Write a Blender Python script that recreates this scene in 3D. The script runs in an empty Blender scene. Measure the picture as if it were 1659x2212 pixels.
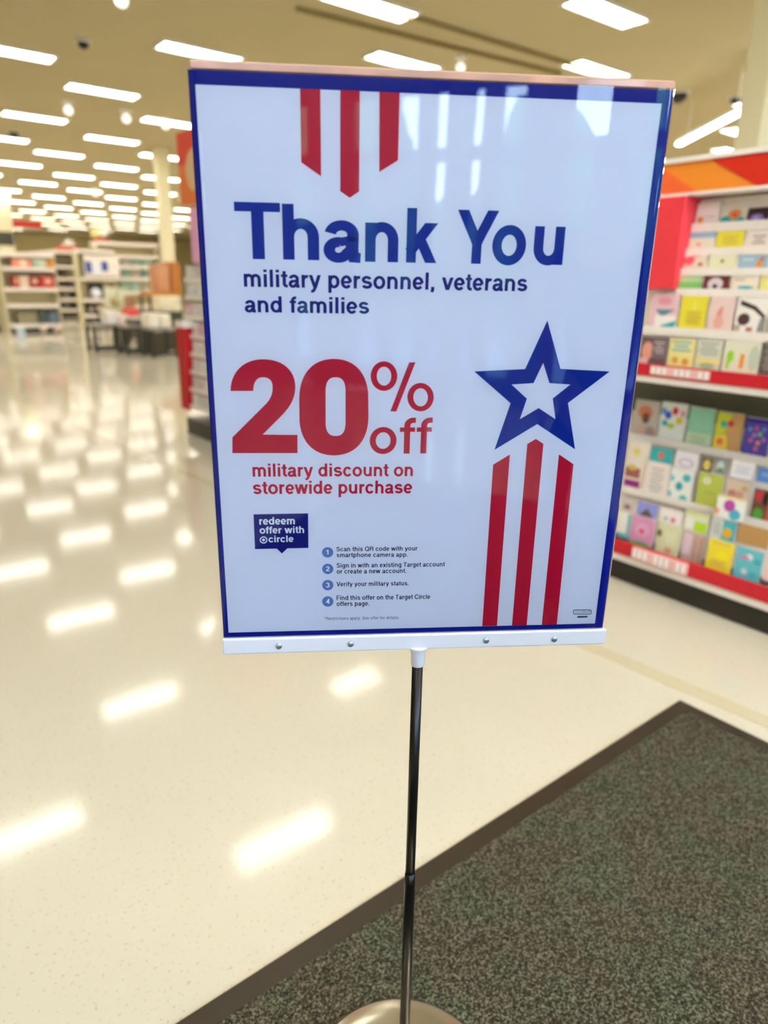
import bpy, bmesh, math, random
from mathutils import Vector, Matrix
random.seed(7)
SC = bpy.context.scene
COL = SC.collection
PI = math.pi

# ------------------------------------------------------------------ camera
FPX = 1506.4
CX, CY = 829.5, 1106.0
CAMZ = 1.47
RR = Vector((0.782505, -0.622421, 0.016666))      # camera right
RD = Vector((-0.178877, -0.250360, -0.951484))    # camera down
RF = Vector((0.596396, 0.741561, -0.307245))      # camera forward
cd = bpy.data.cameras.new('camera'); cam = bpy.data.objects.new('camera', cd); COL.objects.link(cam)
cam.matrix_world = Matrix(((RR.x, -RD.x, -RF.x, 0), (RR.y, -RD.y, -RF.y, 0), (RR.z, -RD.z, -RF.z, CAMZ), (0, 0, 0, 1)))
cd.sensor_fit = 'HORIZONTAL'; cd.sensor_width = 24.0; cd.lens = 24.0 * FPX / 1659.0
cd.clip_start = .02; cd.clip_end = 300
cd.dof.use_dof = True; cd.dof.focus_distance = 1.04; cd.dof.aperture_fstop = 2.2
SC.camera = cam

# ------------------------------------------------------------------ world and light
wd = bpy.data.worlds.new('world'); SC.world = wd; wd.use_nodes = True
nt = wd.node_tree; bg = nt.nodes['Background']
tc = nt.nodes.new('ShaderNodeTexCoord'); sep = nt.nodes.new('ShaderNodeSeparateXYZ'); rp = nt.nodes.new('ShaderNodeValToRGB')
nt.links.new(tc.outputs['Generated'], sep.inputs[0]); nt.links.new(sep.outputs['Z'], rp.inputs[0]); nt.links.new(rp.outputs[0], bg.inputs[0])
rp.color_ramp.elements[0].position = 0.0; rp.color_ramp.elements[0].color = (.70, .82, 1, 1)
rp.color_ramp.elements[1].position = .8; rp.color_ramp.elements[1].color = (.33, .58, 1, 1)
bg.inputs[1].default_value = 20.0
SC.view_settings.view_transform = 'Standard'; SC.view_settings.look = 'None'
SC.view_settings.exposure = 0.45; SC.view_settings.gamma = 1.0; SC.view_settings.use_curve_mapping = False
pl = bpy.data.lights.new('window_portal', 'AREA'); pl.shape = 'RECTANGLE'; pl.size = 22.0; pl.size_y = 4.7; pl.cycles.is_portal = True
po = bpy.data.objects.new('window_portal', pl); po.location = (-.5, -6.22, 2.36); po.rotation_euler = (PI / 2, 0, 0); COL.objects.link(po)
LIGHT_POWER = 15.0

CAM = Vector((0, 0, CAMZ))
def ray(x, y):
    return RR * ((x - CX) / FPX) + RD * ((y - CY) / FPX) + RF
def hX(x, y, X): d = ray(x, y); return CAM + d * (X / d.x)
def hY(x, y, Y): d = ray(x, y); return CAM + d * (Y / d.y)
def hZ(x, y, Z): d = ray(x, y); return CAM + d * ((Z - CAMZ) / d.z)

# ------------------------------------------------------------------ materials
def srgb(r, g, b):
    f = lambda c: (c / 255 / 12.92) if c / 255 <= .04045 else ((c / 255 + .055) / 1.055) ** 2.4
    return (f(r), f(g), f(b), 1)
MC = {}
def mat(name, rgb, rough=.55, metal=0.0, emit=0.0, coat=0.0, noise=0.06, scale=30, bump=0.0, spec=.5):
    if name in MC: return MC[name]
    m = bpy.data.materials.new(name); m.use_nodes = True; n = m.node_tree; b = n.nodes['Principled BSDF']
    c = srgb(*rgb)
    b.inputs['Roughness'].default_value = rough; b.inputs['Metallic'].default_value = metal
    b.inputs['Coat Weight'].default_value = coat; b.inputs['Specular IOR Level'].default_value = spec
    t = n.nodes.new('ShaderNodeTexNoise'); t.inputs['Scale'].default_value = scale
    o = n.nodes.new('ShaderNodeTexCoord'); n.links.new(o.outputs['Object'], t.inputs['Vector'])
    r = n.nodes.new('ShaderNodeMix'); r.data_type = 'RGBA'
    r.inputs[6].default_value = tuple(x * (1 - noise) for x in c[:3]) + (1,)
    r.inputs[7].default_value = tuple(min(1, x * (1 + noise)) for x in c[:3]) + (1,)
    n.links.new(t.outputs['Fac'], r.inputs[0]); n.links.new(r.outputs[2], b.inputs['Base Color'])
    if emit:
        b.inputs['Emission Color'].default_value = c; b.inputs['Emission Strength'].default_value = emit
    if bump:
        bp = n.nodes.new('ShaderNodeBump'); bp.inputs['Strength'].default_value = bump; bp.inputs['Distance'].default_value = .002
        n.links.new(t.outputs['Fac'], bp.inputs['Height']); n.links.new(bp.outputs[0], b.inputs['Normal'])
    MC[name] = m; return m

def floor_material():
    m = mat('polished_floor', (206, 198, 178), .085, noise=.03, scale=1.5, spec=.32)
    n = m.node_tree; b = n.nodes['Principled BSDF']
    src = b.inputs['Base Color'].links[0].from_socket
    o = n.nodes.new('ShaderNodeTexCoord')
    v = n.nodes.new('ShaderNodeTexNoise'); v.inputs['Scale'].default_value = 90; v.inputs['Detail'].default_value = 1
    n.links.new(o.outputs['Object'], v.inputs['Vector'])
    cr = n.nodes.new('ShaderNodeValToRGB'); cr.color_ramp.elements[0].position = .27; cr.color_ramp.elements[0].color = (.80, .77, .70, 1)
    cr.color_ramp.elements[1].position = .36; cr.color_ramp.elements[1].color = (1, 1, 1, 1)
    n.links.new(v.outputs['Fac'], cr.inputs[0])
    mx = n.nodes.new('ShaderNodeMix'); mx.data_type = 'RGBA'; mx.blend_type = 'MULTIPLY'; mx.inputs[0].default_value = 1
    n.links.new(src, mx.inputs[6]); n.links.new(cr.outputs[0], mx.inputs[7]); n.links.new(mx.outputs[2], b.inputs['Base Color'])
    w = n.nodes.new('ShaderNodeTexNoise'); w.inputs['Scale'].default_value = 26; w.inputs['Detail'].default_value = 3
    n.links.new(o.outputs['Object'], w.inputs['Vector'])
    bp = n.nodes.new('ShaderNodeBump'); bp.inputs['Strength'].default_value = .016; bp.inputs['Distance'].default_value = .01
    n.links.new(w.outputs['Fac'], bp.inputs['Height']); n.links.new(bp.outputs[0], b.inputs['Normal'])
    return m

def carpet_material():
    m = mat('mat_carpet', (96, 93, 76), .95, noise=0, spec=.15)
    n = m.node_tree; b = n.nodes['Principled BSDF']; o = n.nodes.new('ShaderNodeTexCoord')
    v = n.nodes.new('ShaderNodeTexNoise'); v.inputs['Scale'].default_value = 190; v.inputs['Detail'].default_value = 2.5; v.inputs['Roughness'].default_value = .65
    n.links.new(o.outputs['Object'], v.inputs['Vector'])
    cr = n.nodes.new('ShaderNodeValToRGB')
    cr.color_ramp.elements[0].position = .36; cr.color_ramp.elements[0].color = srgb(32, 30, 21)
    cr.color_ramp.elements[1].position = .66; cr.color_ramp.elements[1].color = srgb(122, 119, 102)
    e = cr.color_ramp.elements.new(.5); e.color = srgb(64, 61, 49)
    n.links.new(v.outputs['Fac'], cr.inputs[0])
    w = n.nodes.new('ShaderNodeTexNoise'); w.inputs['Scale'].default_value = 7
    n.links.new(o.outputs['Object'], w.inputs['Vector'])
    cw = n.nodes.new('ShaderNodeValToRGB'); cw.color_ramp.elements[0].position = .4; cw.color_ramp.elements[0].color = (1.0, .90, .86, 1)
    cw.color_ramp.elements[1].position = .62; cw.color_ramp.elements[1].color = (.92, 1.0, .90, 1)
    n.links.new(w.outputs['Fac'], cw.inputs[0])
    mx = n.nodes.new('ShaderNodeMix'); mx.data_type = 'RGBA'; mx.blend_type = 'MULTIPLY'; mx.inputs[0].default_value = 1
    n.links.new(cr.outputs[0], mx.inputs[6]); n.links.new(cw.outputs[0], mx.inputs[7]); n.links.new(mx.outputs[2], b.inputs['Base Color'])
    bp = n.nodes.new('ShaderNodeBump'); bp.inputs['Strength'].default_value = .5; bp.inputs['Distance'].default_value = .004
    n.links.new(v.outputs['Fac'], bp.inputs['Height']); n.links.new(bp.outputs[0], b.inputs['Normal'])
    return m

def clear_material(name, tint=(1, 1, 1, 1), ior=1.5, bump=.0, haze=0.0, rough=.015, scale=5.):
    m = bpy.data.materials.new(name); m.use_nodes = True; n = m.node_tree
    n.nodes.remove(n.nodes['Principled BSDF']); out = n.nodes['Material Output']
    tr = n.nodes.new('ShaderNodeBsdfTransparent'); tr.inputs[0].default_value = tint
    gl = n.nodes.new('ShaderNodeBsdfGlossy'); gl.inputs['Roughness'].default_value = rough
    fr = n.nodes.new('ShaderNodeFresnel'); fr.inputs[0].default_value = ior
    mx = n.nodes.new('ShaderNodeMixShader')
    n.links.new(fr.outputs[0], mx.inputs[0]); n.links.new(tr.outputs[0], mx.inputs[1]); n.links.new(gl.outputs[0], mx.inputs[2])
    last = mx
    if haze:
        df = n.nodes.new('ShaderNodeBsdfDiffuse'); df.inputs[0].default_value = tint
        m2 = n.nodes.new('ShaderNodeMixShader'); m2.inputs[0].default_value = haze
        n.links.new(mx.outputs[0], m2.inputs[1]); n.links.new(df.outputs[0], m2.inputs[2]); last = m2
    if bump:
        o = n.nodes.new('ShaderNodeTexCoord'); t = n.nodes.new('ShaderNodeTexNoise'); t.inputs['Scale'].default_value = scale; t.inputs['Detail'].default_value = 1
        n.links.new(o.outputs['Object'], t.inputs['Vector'])
        bp = n.nodes.new('ShaderNodeBump'); bp.inputs['Strength'].default_value = bump; bp.inputs['Distance'].default_value = .01
        n.links.new(t.outputs['Fac'], bp.inputs['Height']); n.links.new(bp.outputs[0], gl.inputs['Normal']); n.links.new(bp.outputs[0], fr.inputs['Normal'])
    n.links.new(last.outputs[0], out.inputs[0])
    return m

# ------------------------------------------------------------------ mesh helpers
class MB:
    def __init__(s): s.v = []; s.f = []; s.mi = []; s.smooth = []
    def face(s, pts, mi=0, sm=False):
        k = len(s.v); s.v += [tuple(p) for p in pts]; s.f.append(tuple(range(k, k + len(pts)))); s.mi.append(mi); s.smooth.append(sm)
    def hexa(s, P, mi=0):
        k = len(s.v); s.v += [tuple(p) for p in P]
        for q in ((0, 3, 2, 1), (4, 5, 6, 7), (0, 1, 5, 4), (1, 2, 6, 5), (2, 3, 7, 6), (3, 0, 4, 7)):
            s.f.append(tuple(k + i for i in q)); s.mi.append(mi); s.smooth.append(False)
    def box(s, x0, y0, z0, x1, y1, z1, mi=0):
        s.hexa([(x0, y0, z0), (x1, y0, z0), (x1, y1, z0), (x0, y1, z0), (x0, y0, z1), (x1, y0, z1), (x1, y1, z1), (x0, y1, z1)], mi)
        return s
    def bar(s, a, b, w, h=None, mi=0, up=(0, 0, 1)):
        a = Vector(a); b = Vector(b); h = h or w; d = (b - a).normalized(); u = Vector(up)
        if abs(d.dot(u)) > .98: u = Vector((1, 0, 0))
        r = d.cross(u).normalized() * (w / 2); t = r.cross(d).normalized() * (h / 2)
        s.hexa([a - r - t, a + r - t, a + r + t, a - r + t, b - r - t, b + r - t, b + r + t, b - r + t], mi); return s
    def lathe(s, prof, seg=24, c=(0, 0, 0), mi=0, axis=None, sm=True):
        k = len(s.v); c = Vector(c)
        if axis is None: X, Y, Z = Vector((1, 0, 0)), Vector((0, 1, 0)), Vector((0, 0, 1))
        else:
            Z = Vector(axis).normalized(); X = Z.orthogonal().normalized(); Y = Z.cross(X)
        for r, z in prof:
            for i in range(seg):
                a = 2 * PI * i / seg; s.v.append(tuple(c + X * (r * math.cos(a)) + Y * (r * math.sin(a)) + Z * z))
        for j in range(len(prof) - 1):
            for i in range(seg):
                i2 = (i + 1) % seg; s.f.append((k + j * seg + i, k + j * seg + i2, k + (j + 1) * seg + i2, k + (j + 1) * seg + i)); s.mi.append(mi); s.smooth.append(sm)
        s.f.append(tuple(k + i for i in reversed(range(seg)))); s.mi.append(mi); s.smooth.append(False)
        s.f.append(tuple(k + (len(prof) - 1) * seg + i for i in range(seg))); s.mi.append(mi); s.smooth.append(False)
        return s
    def ball(s, c, r, seg=16, ring=8, sc=(1, 1, 1), mi=0):
        k = len(s.v)
        for j in range(1, ring):
            t = PI * j / ring
            for i in range(seg):
                a = 2 * PI * i / seg; s.v.append((c[0] + r * sc[0] * math.sin(t) * math.cos(a), c[1] + r * sc[1] * math.sin(t) * math.sin(a), c[2] - r * sc[2] * math.cos(t)))
        b = len(s.v); s.v += [(c[0], c[1], c[2] - r * sc[2]), (c[0], c[1], c[2] + r * sc[2])]
        for j in range(ring - 2):
            for i in range(seg):
                i2 = (i + 1) % seg; s.f.append((k + j * seg + i, k + j * seg + i2, k + (j + 1) * seg + i2, k + (j + 1) * seg + i)); s.mi.append(mi); s.smooth.append(True)
        for i in range(seg):
            i2 = (i + 1) % seg
            s.f.append((b, k + i2, k + i)); s.mi.append(mi); s.smooth.append(True)
            q = k + (ring - 2) * seg; s.f.append((b + 1, q + i, q + i2)); s.mi.append(mi); s.smooth.append(True)
        return s
    def build(s, name, mats, parent=None, bevel=0, loc=None):
        me = bpy.data.meshes.new(name); me.from_pydata(s.v, [], s.f); me.update()
        if not isinstance(mats, (list, tuple)): mats = [mats]
        for m in mats: me.materials.append(m)
        for p, i, sm in zip(me.polygons, s.mi, s.smooth): p.material_index = i; p.use_smooth = sm
        o = bpy.data.objects.new(name, me); COL.objects.link(o)
        if parent is not None:
            o.parent = parent
        if loc: o.location = loc
        if bevel:
            b = o.modifiers.new('bevel', 'BEVEL'); b.width = bevel; b.segments = 2; b.limit_method = 'ANGLE'
        return o
def tag(o, label=None, cat=None, group=None, kind=None):
    if label: o['label'] = label
    if cat: o['category'] = cat
    if group: o['group'] = group
    if kind: o['kind'] = kind
    return o
def empty(name, loc, label, cat, group=None, rz=0):
    o = bpy.data.objects.new(name, None); COL.objects.link(o); o.location = loc; o.rotation_euler = (0, 0, rz); o.empty_display_size = .1
    return tag(o, label, cat, group)
def copy_tree(o, parent=None):
    c = o.copy(); COL.objects.link(c); c.parent = parent
    for ch in list(o.children): copy_tree(ch, c)
    return c
def struct(mb, name, m, parent=None):
    o = mb.build(name, m, parent)
    if parent is None: o['kind'] = 'structure'
    return o

# ------------------------------------------------------------------ the store shell
CEIL = 4.87
M_floor = floor_material(); M_ceil = mat('ceiling_paint', (190, 177, 140), .9, noise=.05, scale=.8)
M_wall = mat('wall_paint', (244, 228, 176), .85, noise=.05, scale=.5)
M_white = mat('white_metal', (238, 234, 226), .4); M_store = mat('storefront_metal', (150, 150, 150), .4)
fl = struct(MB().box(-12, -6.0, -.1, 30, 62, 0), 'floor', M_floor)
struct(MB().box(-12, -6.0, CEIL, 30, 62, CEIL + .1), 'ceiling', M_ceil)
struct(MB().box(-12.2, -6.0, 0, -12, 62, CEIL), 'wall_left', M_wall)
struct(MB().box(30, -6.0, 0, 30.2, 62, CEIL), 'wall_right', M_wall)
struct(MB().box(-12.2, 62, 0, 30.2, 62.2, CEIL), 'wall_far', M_wall)
# darker floor stripe along the shelving
s = MB(); s.hexa([(2.44, .2, 0), (2.52, .2, 0), (2.06, 7.7, 0), (2.0, 7.7, 0), (2.44, .2, .0015), (2.52, .2, .0015), (2.06, 7.7, .0015), (2.0, 7.7, .0015)])
struct(s, 'trim_1', mat('floor_stripe', (200, 188, 158), .14))
# bulkhead walls and soffit at the far left
s = MB().box(-12, 60.0, 0, 12.2, 60.3, CEIL); struct(s, 'wall_back', mat('bulkhead_paint', (250, 234, 176), .85))

# storefront behind the camera: piers, head wall, bulkhead, glass
Y0 = -6.0
ZT0 = 3.25
sx = lambda x: .8 + (x - .8) * 1.625
M_front = mat('storefront_wall', (150, 150, 150), .8)
wf = MB(); wf.box(-12.2, Y0 - .2, ZT0, 30.2, Y0, 3.85); wf.box(-12.2, Y0 - .2, 4.65, 30.2, Y0, CEIL); wf.box(-12.2, Y0 - .2, 3.85, -11, Y0, 4.65); wf.box(10, Y0 - .2, 3.85, 30.2, Y0, 4.65); wf.box(-12.2, Y0 - .2, 0, -9.2, Y0, ZT0); wf.box(3.2, Y0 - .2, 0, 30.2, Y0, ZT0)
panes = [(-7.9, -7.3), (-4.55, -4.15), (-3.62, -3.20), (-3.06, -2.72), (-2.62, -2.38), (-2.20, -1.98), (-1.88, -1.52), (-1.07, -.40), (.15, 3.2)]
edges = [-9.2] + [e for p in panes for e in p]
for a, b in zip(edges[0:-1:2], edges[1::2]): wf.box(a, Y0 - .2, 0, b, Y0, ZT0)
struct(wf, 'wall_front', M_front)
M_glass = clear_material('window_glass', (.93, .97, .96, 1), 1.3)
for i, (a, b) in enumerate(panes):
    w = empty('window_%d' % (i + 1), (0, 0, 0), None, None); w['kind'] = 'structure'
    f = MB(); t = .055
    f.box(a, Y0 - .14, 0, a + t, Y0 - .06, ZT0); f.box(b - t, Y0 - .14, 0, b, Y0 - .06, ZT0)
    for z0, z1 in ((0, .3), (1.20, 1.30), (2.52, 2.66), (3.18, ZT0)): f.box(a + t, Y0 - .14, z0, b - t, Y0 - .06, z1)
    f.build('window_frame', M_store, w)
    for z0, z1 in ((.3, 1.20), (1.30, 2.52), (2.66, 3.18)): MB().box(a + t, Y0 - .103, z0, b - t, Y0 - .097, z1).build('pane', M_glass, w)
w = empty('window_10', (0, 0, 0), None, None); w['kind'] = 'structure'      # unseen high glass band, added to let more daylight onto the sign
for i in range(11):
    a = -11 + i * 21 / 11; b = a + 21 / 11
    f = MB(); f.box(a, Y0 - .14, 3.85, a + .05, Y0 - .06, 4.65); f.box(a + .05, Y0 - .14, 3.85, b, Y0 - .06, 3.90); f.box(a + .05, Y0 - .14, 4.60, b, Y0 - .06, 4.65); f.build('window_frame', M_store, w)
    MB().box(a + .05, Y0 - .103, 3.90, b, Y0 - .097, 4.60).build('pane', M_glass, w)
# outdoors beyond the glass
bm = bmesh.new(); bmesh.ops.create_grid(bm, x_segments=160, y_segments=12, size=1)
for v in bm.verts:
    u_, h_ = v.co.x, (v.co.y + 1) / 2
    v.co = (u_ * 40, -17.5 + .5 * math.sin(u_ * 90) * h_ + random.uniform(-.25, .25), h_ * (3.3 + .5 * math.sin(u_ * 37) + random.uniform(-.2, .2)))
bmesh.ops.solidify(bm, geom=bm.faces[:], thickness=.8)
me = bpy.data.meshes.new('added_hedge'); bm.to_mesh(me); bm.free(); me.materials.append(mat('hedge_leaves', (92, 132, 84), .8, noise=.5, scale=2))
o = bpy.data.objects.new('added_hedge', me); COL.objects.link(o); tag(o, 'long tall green screen added outside to block the low sky', 'added_hedge', kind='stuff')  # unseen greenery added to keep low sky out of the poster's reflection
struct(MB().box(-40, -50, -.12, 40, -6.25, -.02), 'pavement', mat('asphalt', (120, 122, 126), .9, noise=.2))
def tree(x, y, h, r, lab):
    t = empty('tree', (x, y, -.02), lab, 'tree')
    MB().lathe([(.16, 0), (.13, h * .35), (.08, h * .6)], 8).build('trunk', mat('bark', (92, 74, 58), .9), t)
    bm = bmesh.new(); bmesh.ops.create_icosphere(bm, subdivisions=4, radius=r)
    for v in bm.verts:
        k = 1 + .25 * math.sin(v.co.x * 3.1 + x) * math.sin(v.co.y * 2.7) + random.uniform(-.13, .13); v.co *= k; v.co.z = v.co.z * 1.1 + h * .62
    me = bpy.data.meshes.new('foliage'); bm.to_mesh(me); bm.free(); me.materials.append(mat('leaves', (96, 138, 78), .8, noise=.5, scale=3))
    o = bpy.data.objects.new('foliage', me); COL.objects.link(o); o.parent = t; o['kind'] = 'stuff'
for k_, (x, y, h, r, l) in enumerate([(-7.8, -13, 4.6, 1.7, 'round green tree outside, leftmost seen in the reflection'), (-3.6, -14, 4.2, 1.5, 'small green tree outside beyond the narrow panes'),
        (1.2, -14, 5.0, 2.0, 'tall green tree outside beyond the wide window'), (5.6, -13.5, 5.2, 1.8, 'broad green tree farthest across the parking lot')]): tree(x, y, h, r, l)

# ------------------------------------------------------------------ ceiling lights
M_frame = mat('light_frame', (232, 230, 220), .5)
M_diff = mat('light_diffuser', (255, 251, 241), .5, emit=LIGHT_POWER, noise=0)
def make_light():
    t = empty('ceiling_light', (0, 0, 0), 'x', 'ceiling light')
    f = MB(); L, W, d = .66, .22, .035
    f.box(-L, -W, -d, L, -W + .03, 0); f.box(-L, W - .03, -d, L, W, 0); f.box(-L, -W + .03, -d, -L + .04, W - .03, 0); f.box(L - .04, -W + .03, -d, L, W - .03, 0)
    f.box(-L + .04, -.012, -d, L - .04, .012, 0)
    f.build('frame', M_frame, t)
    g = MB(); g.box(-L + .04, -W + .03, -.022, L - .04, -.014, -.01); g.box(-L + .04, .014, -.022, L - .04, W - .03, -.01)
    g.build('diffuser', M_diff, t)
    return t
proto = make_light(); used = [False]
NUM = ['no', 'one', 'two', 'three', 'four', 'five', 'six', 'seven', 'eight', 'nine', 'ten', 'eleven', 'twelve']
LA = Vector((-.456, 3.104)); LB = Vector((2.449, -1.860)); LO = Vector((5.647, 11.722))
def project(P):
    d = Vector(P) - CAM; z = d.dot(RF)
    return (CX + FPX * d.dot(RR) / z, CY + FPX * d.dot(RD) / z) if z > .1 else None
near = {(0, 0): 'white ceiling light just above the top left corner of the sign', (1, 0): 'white ceiling light below left of the one at the sign corner', (2, 0): 'white ceiling light beside the small white globe lamp at far left',
        (0, 1): 'white ceiling light just above the middle of the sign', (0, 2): 'white ceiling light above the right half of the sign', (-1, 0): 'cropped white ceiling light at the top edge above the sign centre',
        (-1, 1): 'largest ceiling light, at the top edge above the sign right corner', (0, -1): 'ceiling light cut by the left photo edge, left of the black dome', (3, 1): 'ceiling light left of the pale column, nearest beside its top',
        (2, 1): 'ceiling light touching the sign left edge beside the column top', (4, 1): 'ceiling light under the globe lamp, second from left edge',
        (3, 0): 'ceiling light half cut at the left edge beside the small dark dome'}
def put_light(x, y, lab, grp):
    t = proto if not used[0] else copy_tree(proto); used[0] = True
    t.location = (x, y, CEIL); t.rotation_euler = (0, 0, math.radians(-1)); t['label'] = lab
    if grp: t['group'] = grp
    elif 'group' in t: del t['group']
    return t
# measured positions of the lights seen largest (pixel centres carried to the ceiling plane)
meas = {(0, 0): (432, 111), (1, 0): (222, 195), (2, 0): (75, 251), (3, 1): (242, 300), (4, 1): (128, 331), (0, 1): (872, 132), (0, 2): (1290, 149), (-1, 0): (800, 8), (-1, 1): (1310, 22),
        (0, -1): (20, 108), (2, 1): (370, 263), (3, 0): (0, 296), (5, 1): (40, 353), (5, 2): (252, 360), (6, 2): (160, 379), (7, 2): (82, 394), (7, 3): (257, 399), (8, 3): (183, 411), (9, 4): (262, 427), (4, 2): (352, 337), (6, 3): (348, 384)}
for i in range(-1, 19):   # rows running away from the front of the store
    for j in range(-3, 10):
        if (i, j) == (-1, -1): continue
        P = LO + LA * i + LB * j
        if (i, j) in meas:
            q = hZ(meas[(i, j)][0], meas[(i, j)][1], CEIL); P = Vector((q.x, q.y))
        if P.x < -9 or P.x > 27 or P.y < -2 or P.y > 59: continue
        px = project((P.x, P.y, CEIL)); mx = project((P.x, P.y, -CEIL))
        if mx and 1400 < mx[1] < 2300 and -60 < mx[0] < 1100 and not (px and px[1] > -10 and px[0] > -20): continue
        if (i, j) in near: put_light(P.x, P.y, near[(i, j)], None)
        elif px and -40 < px[0] < 1700 and px[1] > -20:
            if px[1] < 330 and px[0] > 1400: put_light(P.x, P.y, 'white ceiling light above the orange band of the card fixture', 'lights above the card fixture')
            elif i < 9 and px[0] < 430:
                kx_ = int(max(0, px[0]) // 24); ky_ = int(px[1])
                put_light(P.x, P.y, 'ceiling light in slanted row %s below the sign corner light, %s' % (NUM[i + 1], 'cut by left edge' if px[0] < 30 else 'beside pale column' if px[0] > 320 else '%s tenths across' % NUM[min(9, int(px[0] / 41))]), 'staggered ceiling lights in the middle rows')
            elif i < 9: put_light(P.x, P.y, 'white ceiling light hidden behind the sign poster', 'ceiling lights behind the sign')
            else: put_light(P.x, P.y, 'tiny white ceiling light in the merging farthest rows', 'staggered ceiling lights in the farthest rows')
        else: put_light(P.x, P.y, 'ceiling light added out of view to brighten the sign and store front', 'ceiling lights above and behind the view')
for px, lab in (((310, 1515), 'ceiling light mirrored in the floor left of the pole middle'), ((615, 1815), 'ceiling light mirrored in the floor beside the mat, nearest the pole'), ((60, 1805), 'ceiling light mirrored in the floor at the lower left edge')):
    d = ray(*px); k = (CAMZ + CEIL) / -d.z
    put_light(d.x * k, d.y * k, lab, None)
for y in (-5.0, -3.0, -1.0, 1.6):  # extra unseen lamps, added to brighten the sign and the front area
    for x in range(-3, 6, 1 if y < -2 else 2):
        P = Vector((x * 2.2 + (.9 if y in (-3.0,) else 0), y))
        if P.x * .5 + 4.3 > P.y: put_light(P.x, P.y, 'ceiling light added out of view to brighten the sign and store front', 'ceiling lights above and behind the view')

for x, y in ((1.3, .4), (.9, 2.3), (2.2, -1.0)): put_light(x, y, 'ceiling light added out of view to brighten the sign and store front', 'ceiling lights above and behind the view')  # more added lamps out of view, to lift the card fixture
# linear strip lights at the upper right
def strip(p, q, lab):
    a = hZ(p[0], p[1], 4.2); b = hZ(q[0], q[1], 4.2); t = empty('strip_light', (a.x, a.y, CEIL), lab, 'strip light', 'slanting strip lights at the upper right')
    o = Vector((a.x, a.y, CEIL))
    MB().bar(a - o + Vector((0, 0, .05)), b - o + Vector((0, 0, .05)), .12, .06).build('housing', M_frame, t)
    MB().bar(a - o, b - o, .10, .04).build('tube', mat('strip_tube', (255, 252, 246), .5, emit=12, noise=0), t)
    for k in (.15, .85):
        m_ = a.lerp(b, k) - o; MB().bar(m_ + Vector((0, 0, .07)), (m_.x, m_.y, 0), .012).build('suspension_rod', M_frame, t)
strip((1466, 312), (1618, 232), 'slanting strip light above the card fixture, left of the pair')
strip((1640, 219), (1740, 168), 'slanting strip light cut by the right photo edge')

# small ceiling things
M_black = mat('black_plastic', (22, 20, 18), .3); M_ball = mat('white_globe', (255, 252, 246), .4, emit=.7, noise=0)
def dome(px, r, m, lab, name, drop=0.0):
    p = hZ(px[0], px[1], CEIL - drop - r * .5); t = empty(name, (p.x, p.y, CEIL), lab, 'globe lamp' if m is M_ball else 'security camera')
    MB().lathe([(r * 1.25, -.03), (r * 1.25, 0)], 20).build('mounting_ring', M_frame, t)
    if drop: MB().lathe([(.02, -drop), (.02, -.03)], 8).build('stem', M_frame, t)
    MB().ball((0, 0, -drop - .03), r, 16, 10).build('dome', m, t)
dome((180, 95), .085, M_black, 'black security dome on the ceiling above the upper left light', 'security_dome')
dome((30, 290), .12, M_black, 'small dark security dome near the left photo edge', 'security_dome')
dome((1590, 216), .11, M_black, 'dark dome above the slanting strip light at right', 'security_dome')
dome((1466, 210), .15, M_black, 'dark dome just right of the sign top corner', 'security_dome')
dome((148, 240), .09, M_ball, 'white globe lamp at the end of the second left light', 'globe_lamp', .12)
dome((273, 258), .09, M_ball, 'white globe lamp hanging alone left of the column', 'globe_lamp', .12)
dome((358, 272), .085, M_ball, 'white globe lamp in front of the column top', 'globe_lamp', .12)
dome((995, 147), .07, M_ball, 'white globe lamp above the sign right of its middle', 'globe_lamp', .12)
dome((263, 3), .08, M_ball, 'white globe lamp cut by the top photo edge at left', 'globe_lamp', .12)
dome((206, 418), .14, M_ball, 'white globe lamp in the far left rows of lights', 'globe_lamp', .1)
# seams/conduits on the ceiling
g = MB()
for a, b in (((640, 20), (1210, 160)), ((700, -20), (1350, 175))):
    p = hZ(a[0], a[1], CEIL - .03); q = hZ(b[0], b[1], CEIL - .03); g.bar(p, q, .05, .05)
struct(g, 'trim_2', mat('ceiling_conduit', (150, 132, 84), .8))
# columns
def column(px, dist, w, lab):
    d = ray(*px); k = dist / math.hypot(d.x, d.y); x, y = d.x * k, d.y * k
    t = empty('column', (x, y, 0), lab, 'column')
    MB().box(-w / 2, -w / 2, 0, w / 2, w / 2, CEIL).build('shaft', mat('column_paint', (236, 226, 190), .6), t, bevel=.01)
    MB().box(-w / 2 - .03, -w / 2 - .03, 0, w / 2 + .03, w / 2 + .03, .3).build('guard', mat('column_guard', (190, 186, 170), .6), t)
    MB().box(-w / 2 - .03, -w / 2 - .03, CEIL - .35, w / 2 + .03, w / 2 + .03, CEIL).build('collar', mat('column_paint', (236, 226, 190), .6), t)
column((357, 480), 21.5, .30, 'pale cream column left of the sign, rising to the ceiling')
column((1650, 150), 9.2, .26, 'tan column at the right photo edge above the card fixture')
column((8, 480), 34, .5, 'pale column at the left photo edge far back')

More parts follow.
